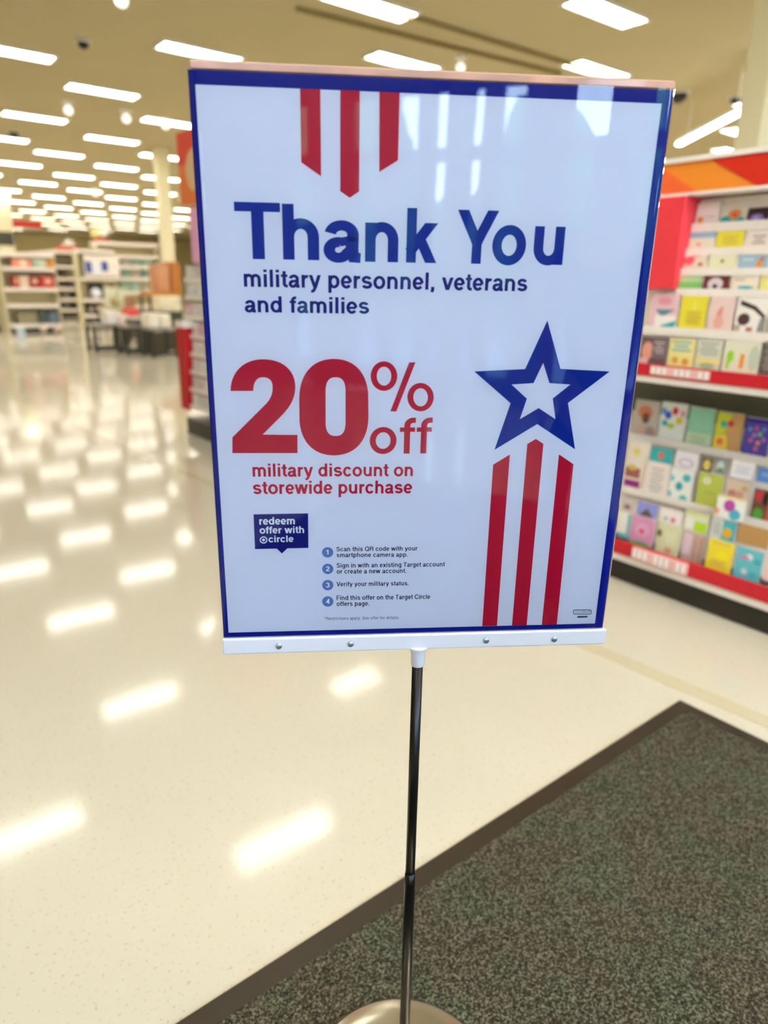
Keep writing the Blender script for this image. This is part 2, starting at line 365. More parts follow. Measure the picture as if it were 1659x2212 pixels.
# ------------------------------------------------------------------ the sign
SC0 = Vector((0.616029, 0.682704, CAMZ - 0.480923))     # bottom centre of the poster
SU = Vector((0.832653, -0.553796, 0.00029)); SV = Vector((-0.009107, -0.013169, 0.999872)); SN = Vector((-0.553721, -0.832549, -0.016009))
PXY = (0.61796, 0.68240)
stand = empty('sign_stand', (PXY[0], PXY[1], .008), 'tall floor sign with blue bordered poster offering 20% off, on a black pole', 'sign')
SM = Matrix(((SU.x, SV.x, SN.x, SC0.x - PXY[0]), (SU.y, SV.y, SN.y, SC0.y - PXY[1]), (SU.z, SV.z, SN.z, SC0.z - .008), (0, 0, 0, 1)))
def spart(mb, name, m, parent=None, bevel=0):
    o = mb.build(name, m, parent or stand, bevel)
    if parent is None: o.matrix_local = SM
    return o
def uv(x, y, dz=0):   # photograph point carried onto the poster plane, in poster metres
    d = ray(x, y); t = (SN.dot(SC0 - CAM)) / SN.dot(d); P = CAM + d * t - SC0
    return (P.dot(SU), P.dot(SV))
W2, HH = .2794, .7059
M_paper = mat('poster_paper', (217, 217, 235), .6, noise=.01)
M_blue = mat('blue_ink', (0, 38, 142), .5, noise=.05, spec=.1); M_navy = mat('navy_ink', (6, 14, 112), .5, noise=.05, spec=.15)
M_red = mat('red_ink', (188, 0, 48), .5, noise=.05, spec=.15); M_step = mat('slate_ink', (92, 116, 178), .5)
poster = spart(MB().box(-W2, .0, -.002, W2, HH, 0), 'poster', M_paper); poster['label'] = 'white poster with navy and red print'
IN = (-.2722, .0076, .2668, .6917)
z1 = .00012
b = MB()
for x0, y0, x1, y1 in ((-W2, 0, IN[0], HH), (IN[2], 0, W2, HH), (IN[0], 0, IN[2], IN[1]), (IN[0], IN[3], IN[2], HH)):
    b.face([(x0, y0, z1), (x1, y0, z1), (x1, y1, z1), (x0, y1, z1)])
o = spart(b, 'border', mat('border_ink', (0, 18, 130), .5, noise=.08, spec=.08), poster); o['label'] = 'blue printed border'
def pxpoly(mb, pts, z=z1): mb.face([(uv(x, y) + (z,)) for x, y in pts][::-1])
def signpoly(name, pts, m, label=None, z=z1):
    b = MB(); P = [uv(x, y) for x, y in pts]
    ar = sum(P[i][0] * P[(i + 1) % len(P)][1] - P[(i + 1) % len(P)][0] * P[i][1] for i in range(len(P)))
    if ar < 0: P = P[::-1]
    b.face([p + (z,) for p in P]); o = spart(b, name, m, poster)
    if label: o['label'] = label
    return o
c5 = lambda x, y: (400 + x / 2.9625, 110 + y / 2.9625)
signpoly('stripe', [c5(735, 240), c5(865, 244), c5(870, 803), c5(743, 713)], M_red)
signpoly('stripe', [c5(992, 250), c5(1118, 254), c5(1113, 900), c5(1053, 940), c5(992, 898)], M_red)
signpoly('stripe', [c5(1243, 262), c5(1373, 267), c5(1362, 700), c5(1242, 775)], M_red)
c4 = lambda x, y: (1000 + x / 4.88, 680 + y / 4.88)
signpoly('stripe', [c4(495, 1472), c4(318, 1580), (1041.7, 1352.5), (1073.5, 1351.7)], M_red)
signpoly('stripe', [c4(768, 1308), c4(848, 1360), (1137.7, 1350.3), (1105.9, 1351), c4(678, 1362)], M_red)
signpoly('stripe', [c4(1012, 1470), c4(1165, 1575), (1202.7, 1348.8), (1170.3, 1349.5)], M_red)
OUT = [c4(*p) for p in ((890, 60), (1028, 570), (1548, 597), (1107, 930), (1182, 1418), (783, 1152), (332, 1424), (502, 932), (120, 597), (655, 572))]
INN = [c4(*p) for p in ((846, 508), (912, 720), (1132, 735), (946, 882), (975, 1100), (798, 983), (600, 1100), (674, 884), (513, 735), (744, 720))]
b = MB()
for i in range(10):
    j = (i + 1) % 10
    b.face([uv(*OUT[i]) + (z1,), uv(*INN[i]) + (z1,), uv(*INN[j]) + (z1,), uv(*OUT[j]) + (z1,)])
spart(b, 'star', M_blue, poster)['label'] = 'hollow blue five-pointed star'

# ---- stroke lettering: centre lines swept with a flat pen
def arc(cx, cy, rx, ry, a0, a1, n=None):
    n = n or max(6, int(abs(a1 - a0) / 9)); return [(cx + rx * math.cos(math.radians(a0 + (a1 - a0) * i / n)), cy + ry * math.sin(math.radians(a0 + (a1 - a0) * i / n))) for i in range(n + 1)]
def bez(p0, p1, p2, p3, n=14):
    return [tuple((1 - t) ** 3 * p0[k] + 3 * (1 - t) ** 2 * t * p1[k] + 3 * (1 - t) * t * t * p2[k] + t ** 3 * p3[k] for k in (0, 1)) for t in [i / n for i in range(n + 1)]]
def L(*a): return [(a[i], a[i + 1]) for i in range(0, len(a), 2)]
X = .53; C = .72
def glyphs():
    G = {}
    e360 = lambda *a: arc(*a, 0, 360, 44)
    st = lambda x, y0, y1: (L(x, y0, x, y1),)
    G['n'] = (.611, [L(.135, 0, .135, X), arc(.305, .30, .17, .173, 175, 0) + L(.475, 0)])
    G['m'] = (.889, [L(.135, 0, .135, X), arc(.29, .32, .155, .153, 175, 0) + L(.445, 0), arc(.60, .32, .155, .153, 175, 0) + L(.755, 0)])
    G['h'] = (.611, [L(.135, 0, .135, C), arc(.305, .30, .17, .173, 175, 0) + L(.475, 0)])
    G['u'] = (.611, [L(.475, 0, .475, X), L(.135, X) + arc(.305, .23, .17, .173, 180, 355)])
    G['o'] = (.611, [e360(.305, .265, .205, .218)])
    G['d'] = (.611, [L(.475, 0, .475, C), e360(.288, .265, .183, .213)])
    G['b'] = (.611, [L(.135, 0, .135, C), e360(.322, .265, .183, .213)])
    G['p'] = (.611, [L(.135, -.2, .135, X), e360(.322, .265, .183, .213)])
    G['q'] = (.611, [L(.475, -.2, .475, X), e360(.288, .265, .183, .213)])
    G['g'] = (.611, [L(.475, X) + arc(.30, -.035, .175, .115, 0, -158), e360(.288, .275, .183, .203)])
    G['e'] = (.556, [arc(.28, .265, .182, .218, -2, 322), (L(.11, .255, .46, .255), 'h')])
    G['c'] = (.556, [arc(.29, .265, .19, .218, 34, 326)])
    G['a'] = (.556, [arc(.27, .355, .155, .122, 172, 0) + bez((.425, .33), (.425, .2), (.415, .11), (.435, .05), 6) + L(.53, .045), arc(.225, .148, .125, .106, 78, 330) + bez((.35, .11), (.41, .15), (.425, .2), (.425, .25), 5), (bez((.24, .252), (.33, .275), (.42, .27), (.425, .34), 8), 'h'), L(.395, .13, .42, .33)])
    G['f'] = (.333, [L(.165, 0, .165, .55) + arc(.285, .56, .12, .105, 180, 95) + L(.33, .664), (L(.02, .48, .32, .48), 'h')])
    G['t'] = (.333, [L(.165, .67, .165, .17) + arc(.265, .155, .10, .10, 180, 265) + L(.325, .056), (L(.015, .48, .315, .48), 'h')])
    G['i'] = (.278, [L(.14, 0, .14, X), L(.14, .61, .14, C)])
    G['l'] = (.278, [L(.14, 0, .14, C)])
    G['k'] = (.556, [L(.135, 0, .135, C), ('clip', L(.10, .13, .56, .65), -.1, X), ('clip', L(.25, .36, .53, -.12), 0, 1)])
    G['r'] = (.389, [L(.135, 0, .135, X), arc(.31, .28, .175, .185, 175, 88) + L(.365, .462)])
    G['s'] = (.556, [arc(.275, .372, .155, .102, 12, 255) + arc(.285, .160, .17, .104, 92, -168)])
    G['v'] = (.556, [('clip', L(.055, .60, .285, -.03), 0, X), ('clip', L(.501, .60, .271, -.03), 0, X)])
    G['y'] = (.556, [('clip', L(.055, .60, .30, -.03), 0, X), ('clip', L(.501, .60, .285, -.03), -.001, X), bez((.287, .02), (.25, -.09), (.22, -.155), (.10, -.145), 8)])
    G['w'] = (.778, [('clip', L(.055, .60, .235, -.04), 0, X), ('clip', L(.40, .62, .215, -.04), 0, X), ('clip', L(.378, .62, .563, -.04), 0, X), ('clip', L(.723, .60, .543, -.04), 0, X)])
    G['x'] = (.556, [('clip', L(.03, .62, .526, -.09), 0, X), ('clip', L(.526, .62, .03, -.09), 0, X)])
    G['z'] = (.5, [L(.04, .475, .46, .475), ('clip', L(.0, -.06, .5, .6), 0, X), L(.04, .055, .46, .055)])
    G['T'] = (.611, [L(.305, 0, .305, .7), (L(.015, .66, .596, .66), 'h')])
    G['Y'] = (.667, [L(.334, 0, .334, .30), ('clip', L(.045, .80, .36, .24), .2, C), ('clip', L(.622, .80, .307, .24), .2, C)])
    G['S'] = (.667, [arc(.33, .528, .205, .137, 8, 255) + arc(.34, .203, .22, .147, 92, -174)])
    G['Q'] = (.778, [e360(.388, .36, .285, .313), L(.44, .16, .68, -.02)])
    G['O'] = (.778, [e360(.388, .36, .285, .313)])
    G['C'] = (.722, [arc(.38, .36, .275, .313, 32, 328)])
    G['R'] = (.722, [L(.14, 0, .14, C), L(.14, .66, .42, .66) + arc(.43, .51, .16, .15, 90, -90) + L(.14, .36), L(.45, .36) + bez((.5, .355), (.58, .33), (.59, .25), (.59, .18), 6) + L(.61, 0)])
    G['V'] = (.667, [('clip', L(.05, .80, .345, -.05), 0, C), ('clip', L(.617, .80, .322, -.05), 0, C)])
    G['F'] = (.611, [L(.14, 0, .14, C), (L(.14, .66, .57, .66), 'h'), (L(.14, .36, .52, .36), 'h')])
    G['B'] = (.722, [L(.14, 0, .14, C), L(.14, .66, .42, .66) + arc(.43, .52, .15, .14, 90, -90) + L(.14, .38), L(.42, .38) + arc(.44, .218, .17, .162, 90, -90) + L(.14, .056)])
    G['A'] = (.722, [('clip', L(.03, -.06, .38, .80), 0, C), ('clip', L(.692, -.06, .342, .80), 0, C), (L(.16, .22, .56, .22), 'h')])
    G['E'] = (.667, [L(.14, 0, .14, C), L(.14, .66, .6, .66), L(.14, .36, .56, .36), L(.14, .056, .6, .056)])
    G['L'] = (.611, [L(.14, 0, .14, C), L(.14, .056, .57, .056)])
    G['1'] = (.556, [L(.33, 0, .33, C), L(.10, .56, .33, .60)])
    G['2'] = (.556, [arc(.28, .49, .175, .175, 175, 0) + bez((.455, .49), (.455, .33), (.12, .25), (.10, .06), 10), L(.05, .056, .52, .056)])
    G['3'] = (.556, [arc(.275, .52, .165, .145, 165, -85), arc(.28, .205, .19, .155, 88, -165)])
    G['4'] = (.556, [L(.40, 0, .40, C), L(.03, .20, .54, .20), ('clip', L(.06, .15, .43, .74), .15, C)])
    G['.'] = (.278, [L(.14, 0, .14, .125)])
    G[','] = (.278, [L(.14, 0, .14, .125), L(.165, .06, .10, -.10)])
    G['*'] = (.389, [L(.195, .72, .195, .46), L(.08, .66, .31, .52), L(.08, .52, .31, .66)])
    G[' '] = (.278, [])
    return G
GL = glyphs()
def pen(pts, hx, hy):
    n = len(pts); closed = math.hypot(pts[0][0] - pts[-1][0], pts[0][1] - pts[-1][1]) < 1e-6
    l = []; r = []
    for i in range(n):
        a = pts[i - 1] if i > 0 else (pts[-2] if closed else None); c = pts[i + 1] if i < n - 1 else (pts[1] if closed else None); p = pts[i]
        ns = []
        for s_, e_ in ((a, p), (p, c)):
            if s_ is None or e_ is None: continue
            dx, dy = e_[0] - s_[0], e_[1] - s_[1]; d = math.hypot(dx, dy)
            if d > 1e-9: ns.append((-dy / d, dx / d))
        nx = sum(q[0] for q in ns) / len(ns); ny = sum(q[1] for q in ns) / len(ns); m = math.hypot(nx, ny) or 1; nx /= m; ny /= m
        k = 1 / max(.6, nx * ns[0][0] + ny * ns[0][1])
        l.append((p[0] + nx * hx * k, p[1] + ny * hy * k)); r.append((p[0] - nx * hx * k, p[1] - ny * hy * k))
    return [[l[i], r[i], r[i + 1], l[i + 1]] for i in range(n - 1)]
def clipy(poly, y0, y1):
    for sgn, lim in ((1, y0), (-1, -y1)):
        out = []
        for i in range(len(poly)):
            a = poly[i]; c = poly[(i + 1) % len(poly)]; fa = sgn * a[1] - lim; fc = sgn * c[1] - lim
            if fa >= 0: out.append(a)
            if fa * fc < 0: t = fa / (fa - fc); out.append((a[0] + (c[0] - a[0]) * t, a[1] + (c[1] - a[1]) * t))
        poly = out
        if not poly: return []
    return poly
def glyph_polys(ch, hx=.068, hy=.057):
    out = []
    for st in GL[ch][1]:
        if isinstance(st, tuple) and st[0] == 'clip':
            for q in pen(st[1], hx, hx):
                q = clipy(q, st[2], st[3])
                if len(q) > 2: out.append(q)
        elif isinstance(st, tuple) and st[-1] == 'h': out += pen(st[0], hx * .85, hy * .85)
        else: out += pen(st, hx, hy)
    return out
def addpoly(mb, P, z):
    ar = sum(P[i][0] * P[(i + 1) % len(P)][1] - P[(i + 1) % len(P)][0] * P[i][1] for i in range(len(P)))
    if abs(ar) < 1e-13: return
    mb.face([p + (z,) for p in (P if ar > 0 else P[::-1])])
def text(body, p0, p1, size_px, m, label, hx=.076, hy=.062, z=z1, parent=None, name='lettering', track=0.0):
    # p0: left end of the baseline, p1: right end, size_px: (baseline point, top-of-x-height or cap point, its em height)
    a = uv(*p0); e = uv(*p1); base, top, em = size_px
    S = abs(uv(*top)[1] - uv(*base)[1]) / em
    polys = []; x = 0
    for ch in body:
        polys += [[(q[0] + x, q[1]) for q in P] for P in glyph_polys(ch, hx, hy)]; x += GL[ch][0] + track
    x0 = min(q[0] for P in polys for q in P); x1 = max(q[0] for P in polys for q in P); kx = (e[0] - a[0]) / (x1 - x0)
    b = MB(); n = 0
    for P in polys:
        addpoly(b, [(a[0] + (q[0] - x0) * kx, a[1] + (e[1] - a[1]) * ((q[0] - x0) / (x1 - x0)) + q[1] * S) for q in P], z + (n % 7) * 2e-6); n += 1
    o = spart(b, name, m, parent or poster); o['label'] = label; return o
c2 = lambda x, y: (480 + x / 2.183, 420 + y / 2.183)
# headline: each letter fitted to its own span
b = MB()
for ch, xa, xb, yb, top in (('T', 67, 272, 303, 40), ('h', 288, 455, 307, 48), ('a', 478, 655, 312, 124), ('n', 673, 833, 317, 132), ('k', 862, 1022, 321, 67), ('Y', 1100, 1307, 325, 77), ('o', 1268, 1440, 326, 146), ('u', 1462, 1620, 330, 153)):
    P = glyph_polys(ch, .079, .068); x0 = min(q[0] for p in P for q in p); x1 = max(q[0] for p in P for q in p)
    y0 = 0; y1 = max(q[1] for p in P for q in p); A = uv(*c2(xa, yb)); B = uv(*c2(xb, top))
    for n, p in enumerate(P): addpoly(b, [(A[0] + (q[0] - x0) / (x1 - x0) * (B[0] - A[0]), A[1] + (q[1] - y0) / (y1 - y0) * (B[1] - A[1])) for q in p], z1 + (n % 7) * 2e-6)
spart(b, 'lettering', M_blue, poster)['label'] = 'large blue lettering reading Thank You'
text('military personnel, veterans', c2(103, 435), c2(1437, 457), (c2(110, 435), c2(110, 374), .53), M_navy, 'navy lettering reading military personnel, veterans')
text('and families', c2(107, 555), c2(693, 563), (c2(280, 560), c2(280, 483), .72), M_navy, 'navy lettering reading and families')
c3 = lambda x, y: (480 + x / 3.456, 760 + y / 3.456)
text('military discount on', c3(228, 932), c3(1423, 928), (c3(240, 932), c3(240, 860), .53), M_red, 'red lettering reading military discount on')
text('storewide purchase', c3(232, 1062), c3(1418, 1056), (c3(240, 1062), c3(240, 990), .53), M_red, 'red lettering reading storewide purchase')
text('off', c3(1100, 762), c3(1562, 758), (c3(1340, 760), c3(1340, 490), .72), M_red, 'red lettering reading off', .060, .052)
two = bez((62, 292), (62, 150), (160, 55), (305, 55)) + bez((305, 55), (455, 55), (546, 140), (546, 262)) + bez((546, 262), (546, 370), (480, 440), (430, 490)) + [(302, 618), (562, 620), (562, 756), (76, 756), (76, 638)] + [(310, 405)] + bez((330, 385), (365, 345), (377, 310), (376, 262)) + bez((376, 262), (376, 215), (350, 190), (303, 190)) + bez((303, 190), (258, 190), (233, 225), (232, 292))
b = MB(); P = [uv(*c3(*p)) for p in two]
Q = []
for p in P:
    if not Q or math.hypot(p[0] - Q[-1][0], p[1] - Q[-1][1]) > 1e-6: Q.append(p)
addpoly(b, Q, z1)
def ringshape(l, t, r, bt, s0, s1, k=.55, n=12):
    cx = (l + r) / 2
    return (bez((cx, t), (cx + (r - cx) * k, t), (r, s0 - (s0 - t) * k), (r, s0), n)[:-1] + bez((r, s1), (r, s1 + (bt - s1) * k), (cx + (r - cx) * k, bt), (cx, bt), n)[:-1]
            + bez((cx, bt), (cx - (cx - l) * k, bt), (l, s1 + (bt - s1) * k), (l, s1), n)[:-1] + bez((l, s0), (l, s0 - (s0 - t) * k), (cx - (cx - l) * k, t), (cx, t), n)[:-1])
def ring(mb, A, B, conv=c3, z=z1):
    for i in range(len(A)):
        j = (i + 1) % len(A); addpoly(mb, [uv(*conv(*A[i])), uv(*conv(*A[j])), uv(*conv(*B[j])), uv(*conv(*B[i]))], z)
ring(b, ringshape(575, 52, 1092, 773, 350, 480, .62), ringshape(772, 190, 921, 628, 300, 520, .7))
spart(b, 'lettering', M_red, poster)['label'] = 'very large red heavy digits reading 20'
b = MB()
ring(b, ringshape(1108, 71, 1307, 291, 181, 181), ringshape(1154, 111, 1262, 252, 181, 181))
ring(b, ringshape(1382, 232, 1579, 444, 338, 338), ringshape(1427, 272, 1535, 407, 338, 338))
addpoly(b, [uv(*c3(*p)) for p in ((1255, 445), (1300, 445), (1443, 78), (1395, 78))], z1)
spart(b, 'lettering', M_red, poster)['label'] = 'red percent sign beside the digits'
# offer box with pointer
c7 = lambda x, y: (470 + x / 3.130, 1080 + y / 3.130)
M_box = mat('box_ink', (2, 2, 112), .5, spec=.15); M_pw = mat('white_ink', (232, 238, 250), .55)
signpoly('offer_box', [c7(*p) for p in ((243, 97), (612, 90), (614, 324), (472, 327), (435, 362), (400, 329), (253, 332))], M_box, 'navy speech box with a pointer below')
z2 = .00022
text('redeem', c7(283, 167), c7(523, 164), (c7(283, 167), c7(283, 130), .53), M_pw, 'white lettering reading redeem', z=z2)
text('offer with', c7(285, 227), c7(585, 223), (c7(285, 227), c7(285, 180), .72), M_pw, 'white lettering reading offer with', z=z2)
text('circle', c7(345, 286), c7(514, 283), (c7(500, 284), c7(500, 240), .72), M_pw, 'white lettering reading circle', z=z2)
b = MB(); circ = lambda x, y, rx, ry=None: ringshape(x - rx, y - (ry or rx), x + rx, y + (ry or rx), y, y)
ring(b, circ(311, 270, 26, 24), circ(311, 270, 19, 17), c7, z2); addpoly(b, [uv(*c7(*p)) for p in circ(311, 270, 10, 9)], z2)
spart(b, 'emblem', M_pw, poster)['label'] = 'white ring and dot emblem'
M_txt = mat('text_ink', (14, 18, 60), .5, spec=.15)
for n, (x, y) in enumerate(((744, 354), (745, 466), (745, 576), (745, 686))):
    b = MB(); addpoly(b, [uv(*c7(*p)) for p in circ(x, y, 38, 35)], z1); spart(b, 'step_dot', M_step, poster)
    text(str(n + 1), c7(x - (9 if n == 0 else 12), y + 15), c7(x + (6 if n == 0 else 13), y + 14.5), (c7(x, y + 15), c7(x, y - 17), .72), M_pw, 'white digit %d' % (n + 1), z=z2, name='digit')
for body, xa, xb, ya, yb, em in (('Scan this QR code with your', 804, 1351, 347, 341, 31), ('smartphone camera app.', 805, 1286, 387, 383, 31), ('Sign in with an existing Target account', 805, 1536, 458, 449, 32), ('or create a new account.', 805, 1276, 498, 493, 32),
        ('Verify your military status.', 804, 1292, 584, 577, 31), ('Find this offer on the Target Circle', 805, 1437, 677, 668, 32), ('offers page.', 805, 1026, 717, 714, 32)):
    text(body, c7(xa, ya), c7(xb, yb), (c7(900, ya), c7(900, ya - em), .74), M_txt, 'small dark lettering reading ' + body.rstrip('.'), .070, .056)
text('*Restrictions apply. See offer for details.', c7(725, 812), c7(1227, 804), (c7(900, 812), c7(900, 791), .74), M_txt, 'tiny dark footnote lettering', .045, .04)
c9 = lambda x, y: (1200 + x / 13.82, 1290 + y / 13.82)
b = MB(); M_green = mat('recycle_ink', (22, 52, 92), .5)
def rrect(x0, y0, x1, y1, r):
    return [(x1 - r + r * math.sin(a), y0 + r - r * math.cos(a)) for a in (0, .52, 1.05, 1.57)] + [(x1 - r + r * math.cos(a), y1 - r + r * math.sin(a)) for a in (0, .52, 1.05, 1.57)] + [(x0 + r - r * math.sin(a), y1 - r + r * math.cos(a)) for a in (0, .52, 1.05, 1.57)] + [(x0 + r - r * math.cos(a), y0 + r - r * math.sin(a)) for a in (0, .52, 1.05, 1.57)]
ring(b, rrect(522, 370, 1078, 514, 45), rrect(542, 394, 1056, 492, 28), c9)
addpoly(b, [uv(*c9(*p)) for p in ((632, 598), (675, 560), (955, 556), (955, 606), (675, 615))], z1)
spart(b, 'recycling_mark', M_green, poster)['label'] = 'dark rounded outline mark with a bar and arrow beneath'
text('Recycle', c9(568, 462), c9(800, 462), (c9(568, 462), c9(568, 416), .72), M_green, 'tiny lettering in the outline mark', .05, .05)
text('BALER', c9(812, 462), c9(1028, 462), (c9(812, 462), c9(812, 416), .72), M_green, 'tiny bold lettering reading BALER')

# clear sleeve: flat face with side flanges that curl back a little
M_sleeve = clear_material('clear_sleeve_plastic', (1, 1, 1, 1), 1.45, bump=.03, rough=.012, scale=4)
b = MB(); zt = .0032
prof = [(-W2 - .0012, -.004), (-W2 - .0006, .0012), (-W2 + .004, .0026), (-W2 + .011, .0032)]
sec = prof + [(x, zt) for x in (-.15, 0, .15)] + [(-x, z) for x, z in reversed(prof)]
ys = [0, .1, .2, .3, .4, .5, .6, HH + .001]
k = len(b.v)
for y in ys:
    for x, z in sec: b.v.append((x, y, z + .0006 * math.sin(y * 19) * (1 if abs(x) > .27 else 0)))
for j in range(len(ys) - 1):
    for i in range(len(sec) - 1):
        q = k + j * len(sec) + i; b.f.append((q, q + 1, q + 1 + len(sec), q + len(sec))); b.mi.append(0); b.smooth.append(True)
spart(b, 'clear_sleeve', M_sleeve)['label'] = 'clear glossy plastic sleeve with curled edges'
# back sheet and tinted clear edge along the top
spart(MB().box(-W2, -.0, -.006, W2, HH, -.003), 'back_sheet', M_white)
M_edge = mat('acrylic_edge', (196, 138, 112), .2, coat=.2, noise=.5, scale=20)
spart(MB().box(-.2765, HH + .0008, -.010, .2795, HH + .0085, .002), 'top_edge', M_edge, bevel=.001)['label'] = 'peach tinted clear plastic top edge'
spart(MB().box(-.277, HH + .0087, -.008, .2793, HH + .0100, -.002), 'top_lip', mat('lip_plastic', (222, 190, 160), .2), None)
M_bar = mat('white_bar_plastic', (214, 212, 222), .35, noise=.02)
bar = spart(MB().box(-.2808, -.0240, -.014, .2832, .0006, .0075), 'bottom_bar', M_bar, bevel=.0022)
bar['label'] = 'white riveted channel bar'
for x, y in ((600.7, 1389), (756, 1384.5), (1048.6, 1377), (1196, 1374)):
    q = uv(x, y + 1); rv = MB().lathe([(.0049, .0070), (.0049, .0082), (.0042, .0094), (.0028, .0101), (.0008, .0104)], 20, (q[0] * .993, q[1], 0))
    rv.build('rivet', mat('steel_rivet', (172, 192, 204), .25, metal=.85), bar)
M_pole = mat('black_pole_paint', (12, 7, 7), .28, spec=.35)
zc = SC0.z - .008
MB().lathe([(.0096, zc - .054), (.0101, zc - .053), (.0103, zc - .036), (.0112, zc - .030), (.0145, zc - .024), (.0150, zc - .0215)], 24).build('collar', M_bar, stand)['label'] = 'white flared collar'
ZT = 1.47 - 1.2617 + .33
MB().lathe([(.0078, ZT - .1), (.0082, zc - .053)], 20).build('pole', M_pole, stand)
MB().lathe([(.0094, .040), (.0092, ZT - .03), (.0084, ZT)], 20).build('lower_pole', M_pole, stand)
MB().lathe([(.0085, .024), (.0085, .034), (.013, .036), (.013, .041)], 20).build('pole_nut', mat('steel_nut', (130, 150, 160), .25, metal=.9), stand)
prof = [(.186, 0), (.188, .004), (.186, .010), (.178, .014), (.14, .018), (.09, .0215), (.04, .024), (.012, .025)]
MB().lathe(prof, 64).build('base', mat('chrome_base', (190, 184, 166), .22, metal=.9, noise=.02), stand)['label'] = 'polished round metal base'

# ------------------------------------------------------------------ entrance mat
MX1, MY1 = 2.315, 1.078
mt = empty('entrance_mat', (0, 0, 0), 'dark grey speckled entrance mat with black rubber border under the sign', 'mat')
mx0, my0, bw = -1.4, -2.9, .055
MB().box(mx0 + bw, my0 + bw, 0, MX1 - bw, MY1 - bw, .0085).build('carpet', carpet_material(), mt)
b = MB()
for a in ((mx0, my0, mx0 + bw, MY1), (MX1 - bw, my0, MX1, MY1), (mx0 + bw, my0, MX1 - bw, my0 + bw), (mx0 + bw, MY1 - bw, MX1 - bw, MY1)): b.box(a[0], a[1], 0, a[2], a[3], .006)
b.build('rubber_border', mat('black_rubber', (50, 40, 28), .38, noise=.25, scale=6, bump=.15), mt)['label'] = 'dark brown black rubber border'

# ------------------------------------------------------------------ greeting card fixture at the right
FX = 3.145
YL, YR = 2.2, -.35         # left end (seen behind the sign) and right end
fix = empty('card_fixture', (0, 0, 0), 'tall white greeting card fixture with orange and red top band, right of the sign', 'shelving unit')
M_fix = mat('fixture_white', (250, 238, 228), .5); M_kick = mat('kick_black', (44, 38, 28), .4); M_gap_shade = mat('gap_shade_grey', (112, 112, 98), .7)
M_strip = mat('red_strip', (214, 26, 44), .45); M_orange = mat('band_orange', (250, 146, 44), .5); M_bred = mat('band_red', (222, 40, 16), .5); M_coral = mat('band_coral', (255, 108, 52), .5)
zh0, zh1 = hX(1545, 411, FX).z, hX(1545, 343, FX).z
zs0, zs1 = hX(1520, 822, FX - .02).z, hX(1520, 796, FX - .02).z       # upper red strip
zl0, zl1 = hX(1500, 1245, FX - .02).z, hX(1500, 1215, FX - .02).z     # lower red strip
MB().box(FX + .06, YR, .0, FX + .6, YL, .16).build('kick_plate', M_kick, fix)
MB().box(FX + .0, YR, 0, FX + .06, YL, .145).build('kick_front', M_kick, fix)
MB().box(FX - .035, YR, zl0 - .045, FX + .6, YL, zl0 - .004).build('base_lip', M_fix, fix, bevel=.004)
MB().box(FX - .045, YR, zl0 - .003, FX - .03, YL, zl1).build('price_strip', M_strip, fix)['label'] = 'red price strip'
MB().box(FX - .055, YR, zs0 - .035, FX + .6, YL, zs0 - .004).build('shelf_lip', M_fix, fix, bevel=.004)
MB().box(FX - .06, YR, zs0 - .003, FX - .045, YL, zs1).build('price_strip', M_strip, fix)['label'] = 'red price strip'
MB().box(FX + .5, YR, .16, FX + .6, YL, zh1 + .02).build('back_panel', M_fix, fix)
MB().box(FX + .30, YR, zs0 - .26, FX + .34, YL, zs0 - .036).build('gap_shade_panel', M_gap_shade, fix)['label'] = 'grey panel painted as the shade under the upper shelf'  # grey stands in for the shadow under the shelf ledge
for y_ in (YR - .02, YL): MB().box(FX + .02, y_, 0, FX + .6, y_ + .02, zh1).build('side_panel', M_fix, fix)
# labels printed on the strips
for z0, z_, a, c in ((zs0, zs1, (1405, 800), (1533, 815)), (zl0, zl1, (1365, 1195), (1482, 1235))):
    y0 = hX(a[0], a[1], FX - .06).y; y1 = hX(c[0], c[1], FX - .06).y
    o = MB().box(FX - .063, y1, z0 + .006, FX - .0455, y0, z_ - .006).build('strip_label', mat('label_pink', (246, 190, 186), .5), fix)
    lt = MB(); n = 10
    for i in range(n):
        if i in (3, 7): continue
        ya = y0 - (y0 - y1) * (i + .2) / n; yb = y0 - (y0 - y1) * (i + .8) / n
        lt.box(FX - .0640, yb, z0 + .011, FX - .0631, ya, z_ - .011)
    lt.build('lettering', mat('label_white', (255, 250, 244), .5), fix)['kind'] = 'stuff'
# header band with its angular colour fields
MB().box(FX - .01, YR, zh0, FX + .6, YL, zh1).build('header_band', M_orange, fix, bevel=.002)['label'] = 'orange top band'
MB().box(FX - .02, YR, zh1, FX + .6, YL, zh1 + .02).build('header_cap', M_fix, fix)
MB().box(FX - .015, YR, zh0 - .012, FX + .6, YL, zh0).build('header_rail', M_fix, fix)
def fpoly(name, pts, X, m, th=.003):
    P = [hX(x, y, X) for x, y in pts]; b = MB(); n = len(P)
    ar = sum(P[i].y * P[(i + 1) % n].z - P[(i + 1) % n].y * P[i].z for i in range(n))
    if ar > 0: P = P[::-1]
    k = len(b.v); b.v += [(X, p.y, p.z) for p in P] + [(X + th, p.y, p.z) for p in P]
    b.f.append(tuple(k + i for i in range(n))); b.mi.append(0); b.smooth.append(False)
    for i in range(n): j = (i + 1) % n; b.f.append((k + i, k + n + i, k + n + j, k + j)); b.mi.append(0); b.smooth.append(False)
    return b.build(name, m, fix)
c33 = lambda x, y: (1300 + x / 3.95, 300 + y / 3.95)
c44 = lambda x, y: (1280 + x / 3.686, 800 + y / 3.686)
